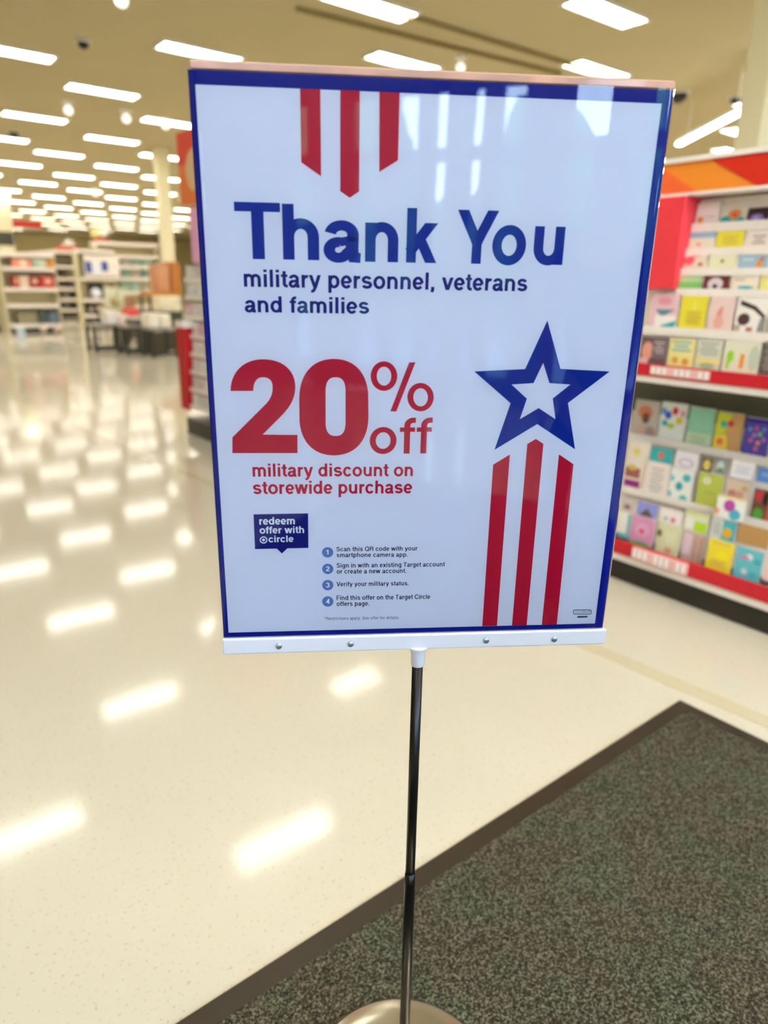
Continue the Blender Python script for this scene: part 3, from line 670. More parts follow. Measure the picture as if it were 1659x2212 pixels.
def band_poly(name, ys, m):   # ys: (px x, top?) list on the band
    P = []
    for x, up in ys:
        z = zh1 - .001 if up else zh0 + .001
        y = hX(x, 343 if up else 411, FX - .012).y; P.append((y, z))
    b = MB(); n = len(P); k = 0
    ar = sum(P[i][0] * P[(i + 1) % n][1] - P[(i + 1) % n][0] * P[i][1] for i in range(n))
    if ar > 0: P = P[::-1]
    b.v += [(FX - .014, p[0], p[1]) for p in P] + [(FX - .011, p[0], p[1]) for p in P]
    b.f.append(tuple(range(n))); b.mi.append(0); b.smooth.append(False)
    for i in range(n): j = (i + 1) % n; b.f.append((i, n + i, n + j, j)); b.mi.append(0); b.smooth.append(False)
    return b.build(name, m, fix)
band_poly('band_field', [(1536, True), (1760, True), (1760, False), (1634, False)], M_bred)['label'] = 'red angled field of the top band'
band_poly('band_field', [(1425, True), (1505, False), (1300, False), (1300, True)], M_coral)['label'] = 'coral angled field of the top band'
# red divider box
M_div = mat('divider_red', (248, 62, 76), .5)
ya = hX(1482, 421, FX - .03).y; zb = hX(1420, 624, FX - .03).z; ztop = hX(1482, 421, FX - .03).z
MB().box(FX - .03, ya, zb, FX + .16, YL, min(ztop, zh0 - .014)).build('divider_panel', M_div, fix, bevel=.003)['label'] = 'red divider panel at the left of the upper tiers'
# tiers: each row of cards sits in a white pocket
ROWX = {'u0': FX + .07, 'u1': FX + .05, 'u2': FX + .03, 'u3': FX + .012, 'u4': FX - .012, 'u5': FX - .034, 'a': FX + .17, 'b': FX + .10, 'b2': FX + .085, 'c': FX + .035, 'c2': FX + .015, 'c3': FX - .005}
def tier(row, ybottom_px, xpx=1600, h=.028):
    Xr = ROWX[row]; z = hX(xpx, ybottom_px, Xr - .012).z
    MB().box(Xr - .016, YR, z - .004, Xr - .010, YL if Xr < FX or z < .95 else ya, z + h).build('pocket_lip', M_fix, fix)
    MB().box(Xr - .016, YR, z - .010, FX + .5, YL if Xr < FX or z < .95 else ya, z - .004).build('tier', M_fix, fix)
tier('u0', 492); tier('u1', 545, h=.022); tier('u2', 590, h=.022); tier('u3', 636, h=.022); tier('u4', 730)
tier('a', 991); tier('b', 1124)
# sloping backs behind the rows
for X0, z0, X1, z1_ in ((FX + .02, zb + .02, FX + .10, zh0 - .02), (FX + .06, zl1, FX + .29, zs0 - .24)):
    b = MB(); b.hexa([(X0, YR, z0), (X0, YL, z0), (X0 + .01, YL, z0), (X0 + .01, YR, z0), (X1, YR, z1_), (X1, YL, z1_), (X1 + .01, YL, z1_), (X1 + .01, YR, z1_)]); b.build('sloped_back', M_fix, fix)
MB().box(FX + .012, YR, zs1 - .02, FX + .02, YL, zb - .0).build('sloped_back', M_fix, fix)

CC = {}
SHZ = {}
def cm(c):
    if c not in CC: CC[c] = mat('card_%d_%d_%d' % c, c, .45, noise=.03)
    return CC[c]
def card(row, conv, xl, xr, yt, yb, bg, label, shapes=(), grp=None, name='greeting_card', dx=0.0):
    Xr = ROWX[row] + dx; xm, ym = (xl + xr) / 2, (yt + yb) / 2
    y1 = hX(*conv(xl, ym), Xr).y; y0 = hX(*conv(xr, ym), Xr).y; z1 = hX(*conv(xm, yt), Xr).z; z0 = hX(*conv(xm, yb), Xr).z
    w = y1 - y0; h = z1 - z0; t = empty(name, (Xr, (y0 + y1) / 2, z0), label, 'card', grp or 'greeting cards on the card fixture')
    g = .003; b = MB(); b.hexa([(0, -w / 2 + g, 0), (0, w / 2 - g, 0), (.0015, w / 2 - g, 0), (.0015, -w / 2 + g, 0), (.006, -w / 2 + g, h), (.006, w / 2 - g, h), (.0075, w / 2 - g, h), (.0075, -w / 2 + g, h)])
    b.build('card_front', cm(bg), t)
    b = MB(); b.box(.0095, -w / 2 + g, 0, .0115, w / 2 - g, h * 1.02); b.build('envelope', cm((238, 230, 220)), t)
    if shapes:
        cols = []; b = MB()
        for n, s_ in enumerate(shapes):
            if s_[-1] not in cols: cols.append(s_[-1])
            mi = cols.index(s_[-1]); kind = s_[0]
            if kind == 'e': pts = [(s_[1] + s_[3] * math.cos(a * PI / 8), s_[2] + s_[4] * math.sin(a * PI / 8)) for a in range(16)]
            elif kind == 'r': pts = [(s_[1], s_[2]), (s_[3], s_[2]), (s_[3], s_[4]), (s_[1], s_[4])]
            else: pts = list(s_[1])
            # card local: fx 0..1 left to right, fy 0..1 top to bottom
            V = [(.006 * (1 - q[1]) - .0005 - n * .00008, (w / 2 - g) - q[0] * (w - 2 * g), h * (1 - q[1])) for q in pts]
            ar = sum(V[i][1] * V[(i + 1) % len(V)][2] - V[(i + 1) % len(V)][1] * V[i][2] for i in range(len(V)))
            b.face(V if ar < 0 else V[::-1], mi)
        b.build('print', [cm(c) for c in cols], t)
    return t
W_ = (252, 242, 236); TEAL = (44, 176, 184); YEL = (244, 226, 66); PINK = (246, 200, 208); RED = (214, 40, 60); DK = (58, 36, 34); GRY = (150, 148, 146); GRN = (132, 198, 112); OR = (240, 150, 60); PUR = (96, 70, 160); MAG = (190, 60, 150)
def lines(x0, x1, y0, y1, n, c): return [('r', x0 + (.08 if i % 2 else 0), y0 + (y1 - y0) * i / n, x1 - (.1 if i % 3 == 1 else 0), y0 + (y1 - y0) * (i + .5) / n, c) for i in range(n)]
U = 'cards in the upper tiers of the fixture'; LO_ = 'cards in the lower tiers of the fixture'
card('u0', c33, 800, 1000, 545, 735, W_, 'white card with a small orange dot, top row beside the red divider', [('e', .22, .75, .14, .14, OR), ('r', .4, .6, .9, .66, (230, 216, 200))], U)
card('u0', c33, 1008, 1232, 592, 735, (236, 222, 200), 'card with teal and orange flower in the top row', [('e', .25, .7, .25, .28, TEAL), ('e', .75, .75, .22, .25, TEAL), ('e', .55, .35, .27, .32, (238, 150, 96)), ('e', .55, .4, .1, .13, (226, 96, 70))], U)
card('u0', c33, 1236, 1430, 585, 735, DK, 'dark card with violet centre in the top row', [('e', .45, .6, .33, .26, (150, 118, 196)), ('e', .42, .6, .16, .12, (198, 170, 220))], U)
card('u0', c33, 1434, 1640, 580, 735, W_, 'plain pale card at the right end of the top row', [('r', .2, .4, .8, .5, GRY)], U)
card('u1', c33, 738, 968, 790, 935, (240, 228, 208), 'cream card with a pale blue upper band, second row', [('r', 0, 0, 1, .36, (156, 190, 216)), ('e', .4, .75, .1, .1, (230, 160, 150))], U)
card('u1', c33, 972, 1214, 780, 930, YEL, 'bright yellow card in the second row', lines(.2, .8, .3, .85, 4, (226, 192, 88)), U)
card('u1', c33, 1220, 1450, 775, 930, (246, 226, 216), 'pale pink card with grey script, second row', lines(.28, .8, .3, .85, 3, (176, 160, 156)), U)
card('u1', c33, 1454, 1640, 775, 930, (196, 214, 222), 'pale blue card at the right end of the second row', [], U)
card('u2', c33, 672, 892, 970, 1105, (244, 224, 200), 'cream card with rose red streaks in the third row', [('p', ((.0, .35), (.95, .0), (.95, .12), (.45, .35)), (240, 120, 130)), ('e', .3, .5, .25, .25, (238, 90, 110)), ('r', .1, .78, .5, .85, (240, 140, 140)), ('e', .8, .75, .1, .12, (190, 110, 100))], U)
card('u2', c33, 908, 1148, 975, 1108, (238, 232, 196), 'pale yellow card with one tiny brown dot', [('r', .08, .1, .92, .14, (226, 216, 170)), ('e', .5, .5, .07, .11, (156, 100, 76))], U)
card('u2', c33, 1166, 1420, 970, 1105, (164, 188, 206), 'grey blue card with a small orange animal', [('e', .72, .75, .1, .28, OR), ('e', .8, .42, .08, .16, (190, 120, 80)), ('r', .12, .35, .5, .5, (206, 220, 228))], U)
card('u2', c33, 1426, 1640, 970, 1105, (232, 150, 90), 'orange card at the right end of the third row', [], U)
card('u3', c33, 632, 852, 1150, 1290, (192, 218, 160), 'green card with darker green lower half', [('r', 0, .5, 1, 1, GRN)], U)
card('u3', c33, 858, 1090, 1160, 1290, (112, 44, 44), 'dark red card with a pale dog shape', [('e', .48, .6, .3, .42, (226, 206, 212)), ('e', .48, .75, .1, .14, DK)], U)
card('u3', c33, 1098, 1342, 1160, 1292, (244, 226, 208), 'cream card with a small teal bird low down', [('e', .55, .82, .3, .1, TEAL), ('r', .1, .3, .5, .36, GRY)], U)
card('u3', c33, 1346, 1600, 1155, 1292, (240, 226, 130), 'soft yellow card in the fourth row at the photo edge', [('r', .2, .4, .8, .6, W_)], U)
card('u4', c33, 400, 650, 1318, 1655, PINK, 'pink card with teal ribbon shape, big row left', [('r', .22, .55, .98, 1, W_), ('p', ((.2, .4), (.9, .4), (.55, .56), (.4, .56)), (100, 146, 160)), ('p', ((.28, .95), (.5, .8), (.98, .68), (.9, 1), (.3, 1)), TEAL), ('e', .5, .2, .25, .1, (240, 160, 176))], U)
card('u4', c33, 655, 895, 1340, 1655, YEL, 'yellow tall card with tan writing in the big row', lines(.25, .85, .42, .8, 6, (214, 176, 70)) + [('r', .5, .15, .56, .35, (252, 240, 150))], U)
card('u4', c33, 898, 1126, 1345, 1668, (246, 212, 206), 'pale pink tall card with a faint rose figure', [('e', .45, .45, .12, .12, (236, 150, 146)), ('e', .45, .68, .2, .18, (240, 176, 166)), ('e', .5, .32, .07, .06, (226, 140, 140))], U)
card('u4', c33, 1130, 1415, 1360, 1690, W_, 'white tall card with a black and white cow shape', [('p', ((.1, .05), (.6, .2), (.95, .45), (.9, .52), (.55, .3), (.1, .18)), (66, 40, 40)), ('e', .28, .55, .2, .16, (84, 54, 54)), ('r', .0, .7, .2, 1, (196, 170, 150)), ('r', .4, .75, .6, .95, (190, 120, 110)), ('p', ((.8, .5), (.98, .5), (.98, 1), (.72, 1)), GRY)], U)
card('u4', c33, 1420, 1660, 1360, 1700, (214, 200, 120), 'olive yellow tall card cut by the right photo edge', [], U)
card('u5', c33, 318, 556, 1690, 1935, (110, 84, 90), 'dark card with a pink face like shape, lowest upper row', [('e', .28, .5, .22, .32, (232, 160, 140)), ('r', .45, .05, 1, .75, (126, 104, 110)), ('r', .0, .75, .35, 1, (236, 190, 190))] + lines(.52, .9, .15, .6, 4, (190, 176, 180)), U)
card('u5', c33, 560, 792, 1705, 1955, (246, 228, 150), 'soft yellow card with sky blue lettering blocks', lines(.12, .85, .08, .5, 3, (130, 186, 200)) + [('e', .3, .75, .13, .12, (222, 170, 80)), ('e', .7, .78, .13, .12, (222, 150, 70))], U)
card('u5', c33, 796, 1022, 1715, 1975, (226, 222, 200), 'pale grey green card with grey lettering rows', lines(.1, .85, .08, .55, 4, (166, 172, 166)) + [('r', 0, .62, 1, .78, (242, 224, 140)), ('e', .5, .86, .3, .1, (176, 186, 150))], U)
card('u5', c33, 1026, 1350, 1725, 2000, (236, 230, 206), 'cream wide card with lime and orange figures', [('e', .2, .5, .1, .2, (160, 214, 60)), ('r', .12, .6, .2, .9, (160, 214, 60)), ('r', .48, .4, .6, .85, OR), ('e', .85, .5, .14, .4, (206, 210, 190))], U)
card('u5', c33, 1356, 1600, 1735, 2010, (96, 84, 80), 'dark striped card by the right photo edge', lines(.05, .95, .05, .95, 8, (170, 160, 150)), U)
# lower unit, top row
card('a', c44, 318, 522, 245, 565, (206, 190, 178), 'brown and white photo card, left of the lower top row', [('e', .45, .28, .3, .17, (214, 132, 92)), ('e', .5, .42, .15, .14, (120, 70, 56)), ('e', .35, .75, .2, .14, (222, 176, 160)), ('e', .75, .75, .2, .14, (176, 146, 140))], LO_)
card('a', c44, 526, 742, 262, 592, (236, 236, 230), 'white card sprinkled with coloured balloons', [('e', .3, .3, .13, .1, (60, 90, 200)), ('e', .55, .18, .12, .1, RED), ('e', .2, .5, .12, .08, TEAL), ('e', .75, .4, .14, .1, (222, 196, 60)), ('e', .45, .55, .16, .07, (170, 206, 60)), ('e', .12, .22, .1, .09, (90, 150, 220)), ('e', .85, .22, .1, .08, (220, 150, 170))], LO_)
card('a', c44, 745, 962, 300, 625, (150, 206, 176), 'mint green card with paler lower third', [('r', 0, .62, 1, 1, (204, 222, 190))] + lines(.15, .85, .7, .95, 4, (170, 200, 160)), LO_)
card('a', c44, 965, 1190, 340, 655, (214, 164, 106), 'tan and yellow green card with coloured dots', [('p', ((0, 0), (.6, 0), (.35, .55), (0, .6)), (208, 214, 60)), ('p', ((0, .62), (.45, .55), (.6, 1), (0, 1)), (250, 222, 70)), ('e', .3, .3, .12, .08, TEAL), ('e', .55, .26, .12, .08, RED), ('e', .25, .75, .14, .1, (240, 110, 80))], LO_)
card('a', c44, 1194, 1410, 385, 705, (86, 72, 176), 'violet blue card with pink and green balloons', [('r', 0, 0, 1, .1, (50, 20, 160))] + [('e', x, y, .09, .06, c) for x, y, c in ((.2, .28, (110, 150, 220)), (.45, .24, (214, 90, 150)), (.75, .25, (110, 140, 210)), (.4, .42, (200, 120, 190)), (.62, .38, GRN), (.3, .56, (220, 110, 140)), (.6, .6, OR), (.8, .5, (190, 120, 200)), (.55, .75, (210, 110, 150)))], LO_)
card('a', c44, 1414, 1640, 400, 720, (220, 210, 190), 'cream card at the photo edge, lower top row', [], LO_)
card('b', c44, 262, 440, 560, 960, (246, 230, 216), 'pale peach card with yellow and purple lower patches', [('e', .4, .22, .2, .08, (240, 220, 130)), ('r', .0, .55, .7, .75, (170, 100, 90)), ('r', .0, .8, .75, .98, (160, 40, 130)), ('e', .3, .55, .2, .06, (222, 190, 100))], LO_)
card('b', c44, 455, 640, 620, 740, (60, 184, 184), 'teal card peeking above a text card', [('e', .5, .5, .15, .25, (230, 120, 110))], LO_)
card('b2', c44, 410, 606, 735, 1010, (248, 232, 224), 'pale rose card filled with grey text', lines(.2, .8, .15, .9, 8, (206, 194, 192)), LO_)
card('b', c44, 650, 842, 650, 800, (244, 234, 240), 'white card with lilac scribble, behind the teal leaf card', [('e', .5, .6, .35, .25, (206, 190, 214)), ('e', .5, .6, .25, .16, (244, 234, 240))], LO_)
card('b2', c44, 598, 795, 790, 1060, (246, 244, 238), 'white card with scattered teal leaves', [('e', .72, .22, .18, .12, (80, 192, 200)), ('e', .45, .5, .16, .13, (60, 170, 184)), ('e', .12, .3, .08, .1, (100, 200, 206)), ('e', .7, .85, .18, .12, (100, 196, 190)), ('e', .1, .78, .08, .1, (120, 200, 200))], LO_)
card('b', c44, 858, 960, 695, 812, (120, 100, 70), 'small brown card with a yellow daisy', [('e', .5, .5, .3, .32, (244, 226, 130)), ('e', .5, .5, .12, .14, OR)], LO_)
card('b', c44, 966, 1066, 710, 825, (150, 150, 146), 'small grey card with a green sprig', [('e', .5, .45, .35, .35, (214, 220, 216)), ('e', .55, .72, .2, .16, (80, 160, 60))], LO_)
card('b2', c44, 820, 1032, 825, 1115, (198, 206, 88), 'olive lime card with one white flower', [('e', .35, .2, .16, .1, (244, 240, 214)), ('e', .35, .2, .06, .04, (220, 200, 90)), ('r', .3, .5, .8, .53, (170, 180, 70))], LO_)
card('b', c44, 1092, 1292, 725, 865, (250, 240, 244), 'white card with faint blue script', lines(.15, .85, .3, .8, 3, (214, 216, 232)), LO_)
card('b', c44, 1050, 1252, 880, 1035, (236, 210, 186), 'peach floral card behind the balloon card', [('e', .3, .7, .2, .2, (206, 130, 120)), ('e', .6, .72, .2, .2, (222, 160, 140)), ('e', .8, .35, .15, .15, (214, 180, 140))], LO_)
card('c', c44, 975, 1222, 1010, 1190, (252, 248, 240), 'white card with magenta and blue balloons', [('e', .45, .4, .2, .28, (196, 80, 170)), ('e', .68, .75, .2, .24, (80, 180, 206)), ('e', .05, .75, .08, .14, (246, 150, 120)), ('r', 0, 0, 1, .06, (244, 210, 90))], LO_)
card('b', c44, 1302, 1440, 780, 895, (96, 140, 214), 'bright blue card at the photo edge', [('r', .3, .3, .9, .6, (130, 176, 230))], LO_)
card('b2', c44, 1256, 1440, 950, 1225, (116, 80, 60), 'dark card with red berries and green leaves', [('e', .3, .2, .25, .18, (200, 60, 70)), ('e', .65, .25, .2, .2, (30, 24, 30)), ('e', .35, .75, .25, .2, (90, 160, 60)), ('r', .75, 0, 1, 1, (214, 90, 60))], LO_)
card('c', c44, 345, 522, 1055, 1168, (150, 156, 224), 'periwinkle card with a brown mountain', [('p', ((.15, 1), (.5, .4), (.85, 1)), (110, 84, 84))], LO_)
card('c', c44, 215, 335, 1045, 1130, (214, 196, 190), 'beige card peeking out at the sign edge', [('e', .5, .5, .25, .25, (150, 110, 100))], LO_)
card('c2', c44, 196, 300, 1135, 1335, (244, 242, 232), 'white card with a teal edge, lowest row left', [('r', .75, 0, 1, 1, (130, 190, 196)), ('r', .0, .82, 1, 1, (110, 190, 200))], LO_)
card('c2', c44, 296, 490, 1168, 1400, (226, 156, 196), 'pink card with red centre and green hill', [('e', .5, .45, .32, .22, (234, 176, 206)), ('e', .48, .5, .12, .09, (222, 80, 110)), ('e', .5, 1.0, .5, .14, (84, 180, 100))], LO_)
card('c', c44, 532, 715, 1110, 1225, (250, 236, 232), 'white card with a small pink flower', [('e', .62, .7, .12, .18, (226, 120, 150)), ('e', .28, .7, .1, .15, (160, 190, 170))], LO_)
card('c2', c44, 502, 700, 1228, 1475, (226, 226, 184), 'pale green card with a leafy left edge', [('e', .08, .35, .12, .12, (130, 110, 60)), ('e', .55, .85, .16, .1, (214, 170, 140)), ('r', .35, .25, .8, .6, (234, 232, 196))], LO_)
card('c', c44, 722, 928, 1135, 1290, (232, 234, 196), 'white card with a lime green block', [('r', .45, .45, .95, .95, (190, 226, 40)), ('r', .05, .35, .4, .9, (244, 240, 232)), ('r', .0, .0, 1, .12, (214, 220, 130))], LO_)
card('c2', c44, 704, 890, 1295, 1530, (206, 176, 164), 'brown pink striped card in the lowest row', [('r', .0, .05, .4, .8, (234, 206, 218)), ('r', .55, .1, .62, 1, (180, 136, 120)), ('r', .8, .1, .86, 1, (176, 130, 116))], LO_)
card('c', c44, 932, 1142, 1175, 1352, (222, 222, 214), 'card with an orange duck on teal', [('r', .48, .1, 1, 1, (70, 184, 196)), ('e', .7, .65, .2, .24, (246, 190, 50)), ('r', .1, .25, .4, .8, (196, 196, 196))], LO_)
card('c3', c44, 898, 1120, 1355, 1612, (250, 226, 60), 'vivid yellow card in the lowest row', [('r', .15, .05, .85, .14, (238, 206, 70)), ('e', .6, .45, .25, .14, (255, 236, 20))] + lines(.15, .8, .65, .85, 3, (226, 190, 90)), LO_)
card('c', c44, 1145, 1420, 1245, 1400, (198, 150, 92), 'brown kraft card above the teal flower card', [], LO_)
card('c3', c44, 1122, 1352, 1425, 1672, (104, 196, 208), 'light teal card with white and pink flowers', [('e', .5, .25, .14, .1, W_), ('e', .3, .3, .2, .08, (200, 150, 190)), ('e', .82, .35, .12, .1, (60, 170, 190)), ('e', .4, .75, .12, .1, (226, 226, 240)), ('e', .75, .8, .14, .1, (70, 180, 196))], LO_)
card('c3', c44, 1362, 1560, 1450, 1700, (240, 206, 206), 'pale rose card at the lower right photo edge', [], LO_)

# plain shelving that joins the fixture to the far endcap (mostly behind the sign)
def long_unit(y0, y1, X, name, lab):
    t = empty(name, (0, 0, 0), lab, 'shelving unit')
    MB().box(X + .04, y0, 0, X + .6, y1, .16).build('kick_plate', M_kick, t)
    MB().box(X + .52, y0, .16, X + .6, y1, 2.0).build('back_panel', M_fix, t)
    for z in (.18, .62, 1.02, 1.42): MB().box(X, y0, z, X + .52, y1, z + .03).build('shelf', M_fix, t)
    return t
long_unit(2.24, 5.75, FX - .06, 'wall_gondola', 'white shelving mostly hidden behind the sign')

# left end of the run, seen beside the left edge of the sign
EX = 2.845
ef = empty('card_endcap', (0, 0, 0), 'card shelving end with red side strip and orange header, left of the sign', 'shelving unit')
ey1 = hX(392, 800, EX).y; ey0 = 5.80
zk = hX(430, 915, EX).z
MB().box(EX + .02, ey0, 0, EX + .6, ey1, max(.16, zk)).build('kick_plate', M_kick, ef)
MB().box(EX + .4, ey0, .16, EX + .6, ey1, 2.2).build('back_panel', M_fix, ef)
zr1 = hX(398, 708, EX).z
b = MB(); b.box(EX - .03, ey1 - .16, .26, EX + .5, ey1, zr1)
b.build('side_strip', mat('deep_red', (196, 0, 8), .5), ef, bevel=.01)['label'] = 'deep red upright strip'
MB().box(EX - .03, ey1 - .17, zr1, EX + .5, ey1 + .01, zr1 + .06).build('strip_cap', M_fix, ef)
zo0 = hX(408, 440, EX).z; zo1 = hX(400, 282, EX).z; zp0 = hX(420, 570, EX).z
hy1 = hX(388, 400, EX).y
MB().box(EX + .0, ey0, zo0, EX + .5, hy1, zo1).build('header', mat('header_orange', (244, 120, 40), .5), ef)['label'] = 'orange header panel'
MB().box(EX - .004, ey0, zo1 - .26, EX - .0005, hy1 - .002, zo1 - .002).build('header_field', mat('header_red', (236, 56, 20), .5), ef)['label'] = 'red top of the header'
b = MB(); b.lathe([(.17, 0), (.17, .003)], 24, (EX - .0045, hy1 - .33, zo0 + .26), axis=(1, 0, 0)); b.build('header_spot', mat('header_tan', (232, 190, 140), .5), ef)['label'] = 'pale tan spot on the header'
MB().box(EX + .02, ey0, zp0, EX + .45, hy1 - .10, zo0 - .03).build('pink_panel', mat('pink_panel_paint', (246, 176, 216), .5), ef, bevel=.03)['label'] = 'pink lilac panel under the header'
ORD = ['first', 'second', 'third', 'fourth', 'fifth', 'sixth', 'seventh', 'eighth', 'ninth', 'tenth', 'eleventh']
zz = [.30, .47, .64, .81, .98, 1.16, 1.34, 1.5]
k = 0
cols = [(240, 234, 226), (228, 214, 206), (244, 240, 234), (230, 206, 206), (236, 232, 226), (214, 208, 200), (244, 226, 222), (232, 168, 186), (226, 222, 216)]
for r, z in enumerate(zz):
    xo = .02 * r
    MB().box(EX + xo * .6, ey0, z - .02, EX + .4, ey1 - .165 if z < zr1 else ey1 - .02, z - .005).build('shelf', M_fix, ef)
    y = (ey1 - .19) if z < zr1 else ey1 - .04
    q = 0
    while y - .13 > ey0:
        c = cols[(k * 5 + r * 2) % 9]; k += 1; nm = ['white', 'beige', 'bright white', 'pale rose', 'off-white', 'grey', 'blush', 'strong pink', 'light grey'][cols.index(c)]
        t = empty('greeting_card', (EX + xo * .6 + .015, y - .065, z - .005), '%s card, %s from red strip, %s row from below, left endcap' % (nm, ORD[q], ORD[r]), 'card', 'pale cards on the endcap left of the sign')
        MB().box(0, -.06, 0, .004, .06, .135).build('card_front', cm(c), t)
        MB().box(-.001, -.035, .04, -.0002, .035, .09).build('print', cm(cols[(k * 4 + 2) % 9]), t)
        y -= .135; q += 1
    MB().box(EX + xo * .6 - .004, ey0, z - .022, EX + xo * .6, ey1 - .165 if z < zr1 else ey1 - .02, z + .02).build('pocket_lip', M_fix, ef)

# ------------------------------------------------------------------ distant displays at the left
M_gr = mat('gondola_beige', (206, 196, 166), .6)
def boxpx(name, x0, y0, x1, y1, Y, col, lab, cat, depth=.35, grp=None, mats=None, round_=False, parts=(), on=None, legs=False):
    a = hY(x0, (y0 + y1) / 2, Y); c = hY(x1, (y0 + y1) / 2, Y); zt = hY((x0 + x1) / 2, y0, Y).z; zb_ = hY((x0 + x1) / 2, y1, Y).z
    w = c.x - a.x; h = zt - zb_
    if on is not None:
        zb_ = min(SHZ[on], key=lambda z: abs(z - zb_)) + .002; up = [z for z in SHZ[on] if z > zb_ + .1]
        if up: h = min(h, min(up) - .115 - zb_)
        if on == 'last': h = min(h, SHZ['top'] - zb_ - .02)
    t = empty(name, ((a.x + c.x) / 2, Y + depth / 2, zb_), lab, cat, grp)
    if legs:
        for sx_ in (-1, 1):
            for sy_ in (-1, 1): MB().box(sx_ * (w / 2 - .03) - .025, sy_ * (depth / 2 - .04) - .025, -zb_, sx_ * (w / 2 - .03) + .025, sy_ * (depth / 2 - .04) + .025, .0).build('leg', cm((70, 60, 44)), t)
    m = cm(col)
    if round_: b = MB(); b.ball((0, 0, h / 2), h / 2, 16, 10, (w / h, w / h, 1)); b.build('body', m, t)
    else: MB().box(-w / 2, -depth / 2, 0, w / 2, depth / 2, h).build('body', m, t, bevel=min(w, h) * .06)
    for nm, fx0, fy0, fx1, fy1, c_ in parts:
        MB().box(-w / 2 + w * fx0, -depth / 2 - .012, h * (1 - fy1), -w / 2 + w * fx1, -depth / 2 - .001, h * (1 - fy0)).build(nm, cm(c_), t)
    return t
def shelf_unit(x0, x1, ytop, ybot, Y, shelves, lab, depth=1.2, name='shelving_endcap', body=(190, 178, 136)):
    a = hY(x0, ybot, Y); c = hY(x1, ybot, Y); zt = hY((x0 + x1) / 2, ytop, Y).z
    t = empty(name, ((a.x + c.x) / 2, Y, 0), lab, 'shelving unit'); w = (c.x - a.x) / 2
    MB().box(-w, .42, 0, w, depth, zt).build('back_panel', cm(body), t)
    for s_ in (-w, w - .04): MB().box(s_, .0, 0, s_ + .04, .42, zt).build('upright', cm((214, 204, 170)), t)
    MB().box(-w + .04, .04, 0, w - .04, .4, .12).build('kick_plate', M_kick, t)
    SHZ['top'] = zt; SHZ[name + lab] = []; SHZ['last'] = SHZ[name + lab]
    for ys in shelves:
        z = max(.25, hY((x0 + x1) / 2, ys, Y).z)
        SHZ['last'].append(z); MB().box(-w + .04, -.06, z - .1, w - .04, .42, z).build('shelf', M_fix, t)
    MB().box(-w, -.02, zt, w, depth, zt + .12).build('top_cap', M_fix, t)
    return t
YA = 23.2
shelf_unit(20, 137, 556, 716, YA, (578, 622, 657, 704), 'white shelving endcap with coral and red goods at far left')
SH = 'goods on the far left shelving endcap'
boxpx('storage_box', 26, 560, 67, 578, YA, (238, 150, 116), 'coral box with pale centre on the top endcap shelf', 'box', grp=SH, on='last', parts=(('box_label', .4, .1, .75, .9, (252, 226, 206)),))
boxpx('storage_box', 70, 560, 100, 578, YA, (206, 210, 190), 'grey green box on the top endcap shelf', 'box', grp=SH, on='last', parts=(('box_label', .1, .3, .4, .9, (150, 190, 170)),))
boxpx('storage_box', 101, 560, 117, 578, YA, (214, 144, 30), 'amber box at the right of the top endcap shelf', 'box', grp=SH, on='last')
for x0, x1, c, l in ((27, 42, (190, 60, 44), 'brick red bin at the left of the red shelf'), (43, 62, (232, 214, 190), 'cream bin between red bins'), (63, 88, (160, 30, 26), 'deep red bin in the middle of the red shelf'), (90, 118, (214, 84, 80), 'rose red bin at the right of the red shelf')):
    boxpx('storage_bin', x0, 597, x1, 622 - (0), YA, c, l, 'bin', grp=SH, on='last', parts=(('bin_label', .3, .25, .7, .6, (236, 200, 170)),))
for x0, x1, c, l in ((40, 82, (150, 144, 112), 'olive beige bin on the lowest endcap shelf'), (84, 104, (74, 86, 80), 'dark grey bin on the lowest endcap shelf'), (106, 128, (96, 116, 130), 'slate blue bin on the lowest endcap shelf')):
    boxpx('storage_bin', x0, 680, x1, 704, YA, c, l, 'bin', grp=SH, on='last')
for x, l in ((96, 'pinkish ball at the foot of the endcap, left'), (126, 'pinkish ball at the foot of the endcap, right')): boxpx('play_ball', x - 8, 701, x + 8, 718, YA - .6, (222, 200, 194), l, 'ball', depth=.3, round_=True)
boxpx('water_jug', 40, 708, 56, 740, YA - 2.2, (190, 204, 214), 'pale blue jug on the floor before the endcap', 'jug', depth=.25)
# aisle side running away at the far left
shelf_unit(-60, 15, 552, 712, YA + 1.5, (580, 626, 665, 704), 'beige shelving at the left photo edge', depth=1.0, name='shelving_unit')
for y0, y1, c, l in ((558, 580, (226, 226, 206), 'pale green grey box at the left photo edge, top shelf'), (596, 626, (236, 170, 140), 'salmon box at the left photo edge'), (632, 664, (120, 124, 110), 'grey box at the left photo edge'), (672, 704, (206, 198, 200), 'lavender grey bin at the left photo edge')):
    boxpx('storage_box', -30, y0, 3, y1, YA + 1.45, c, l, 'box', on='last')
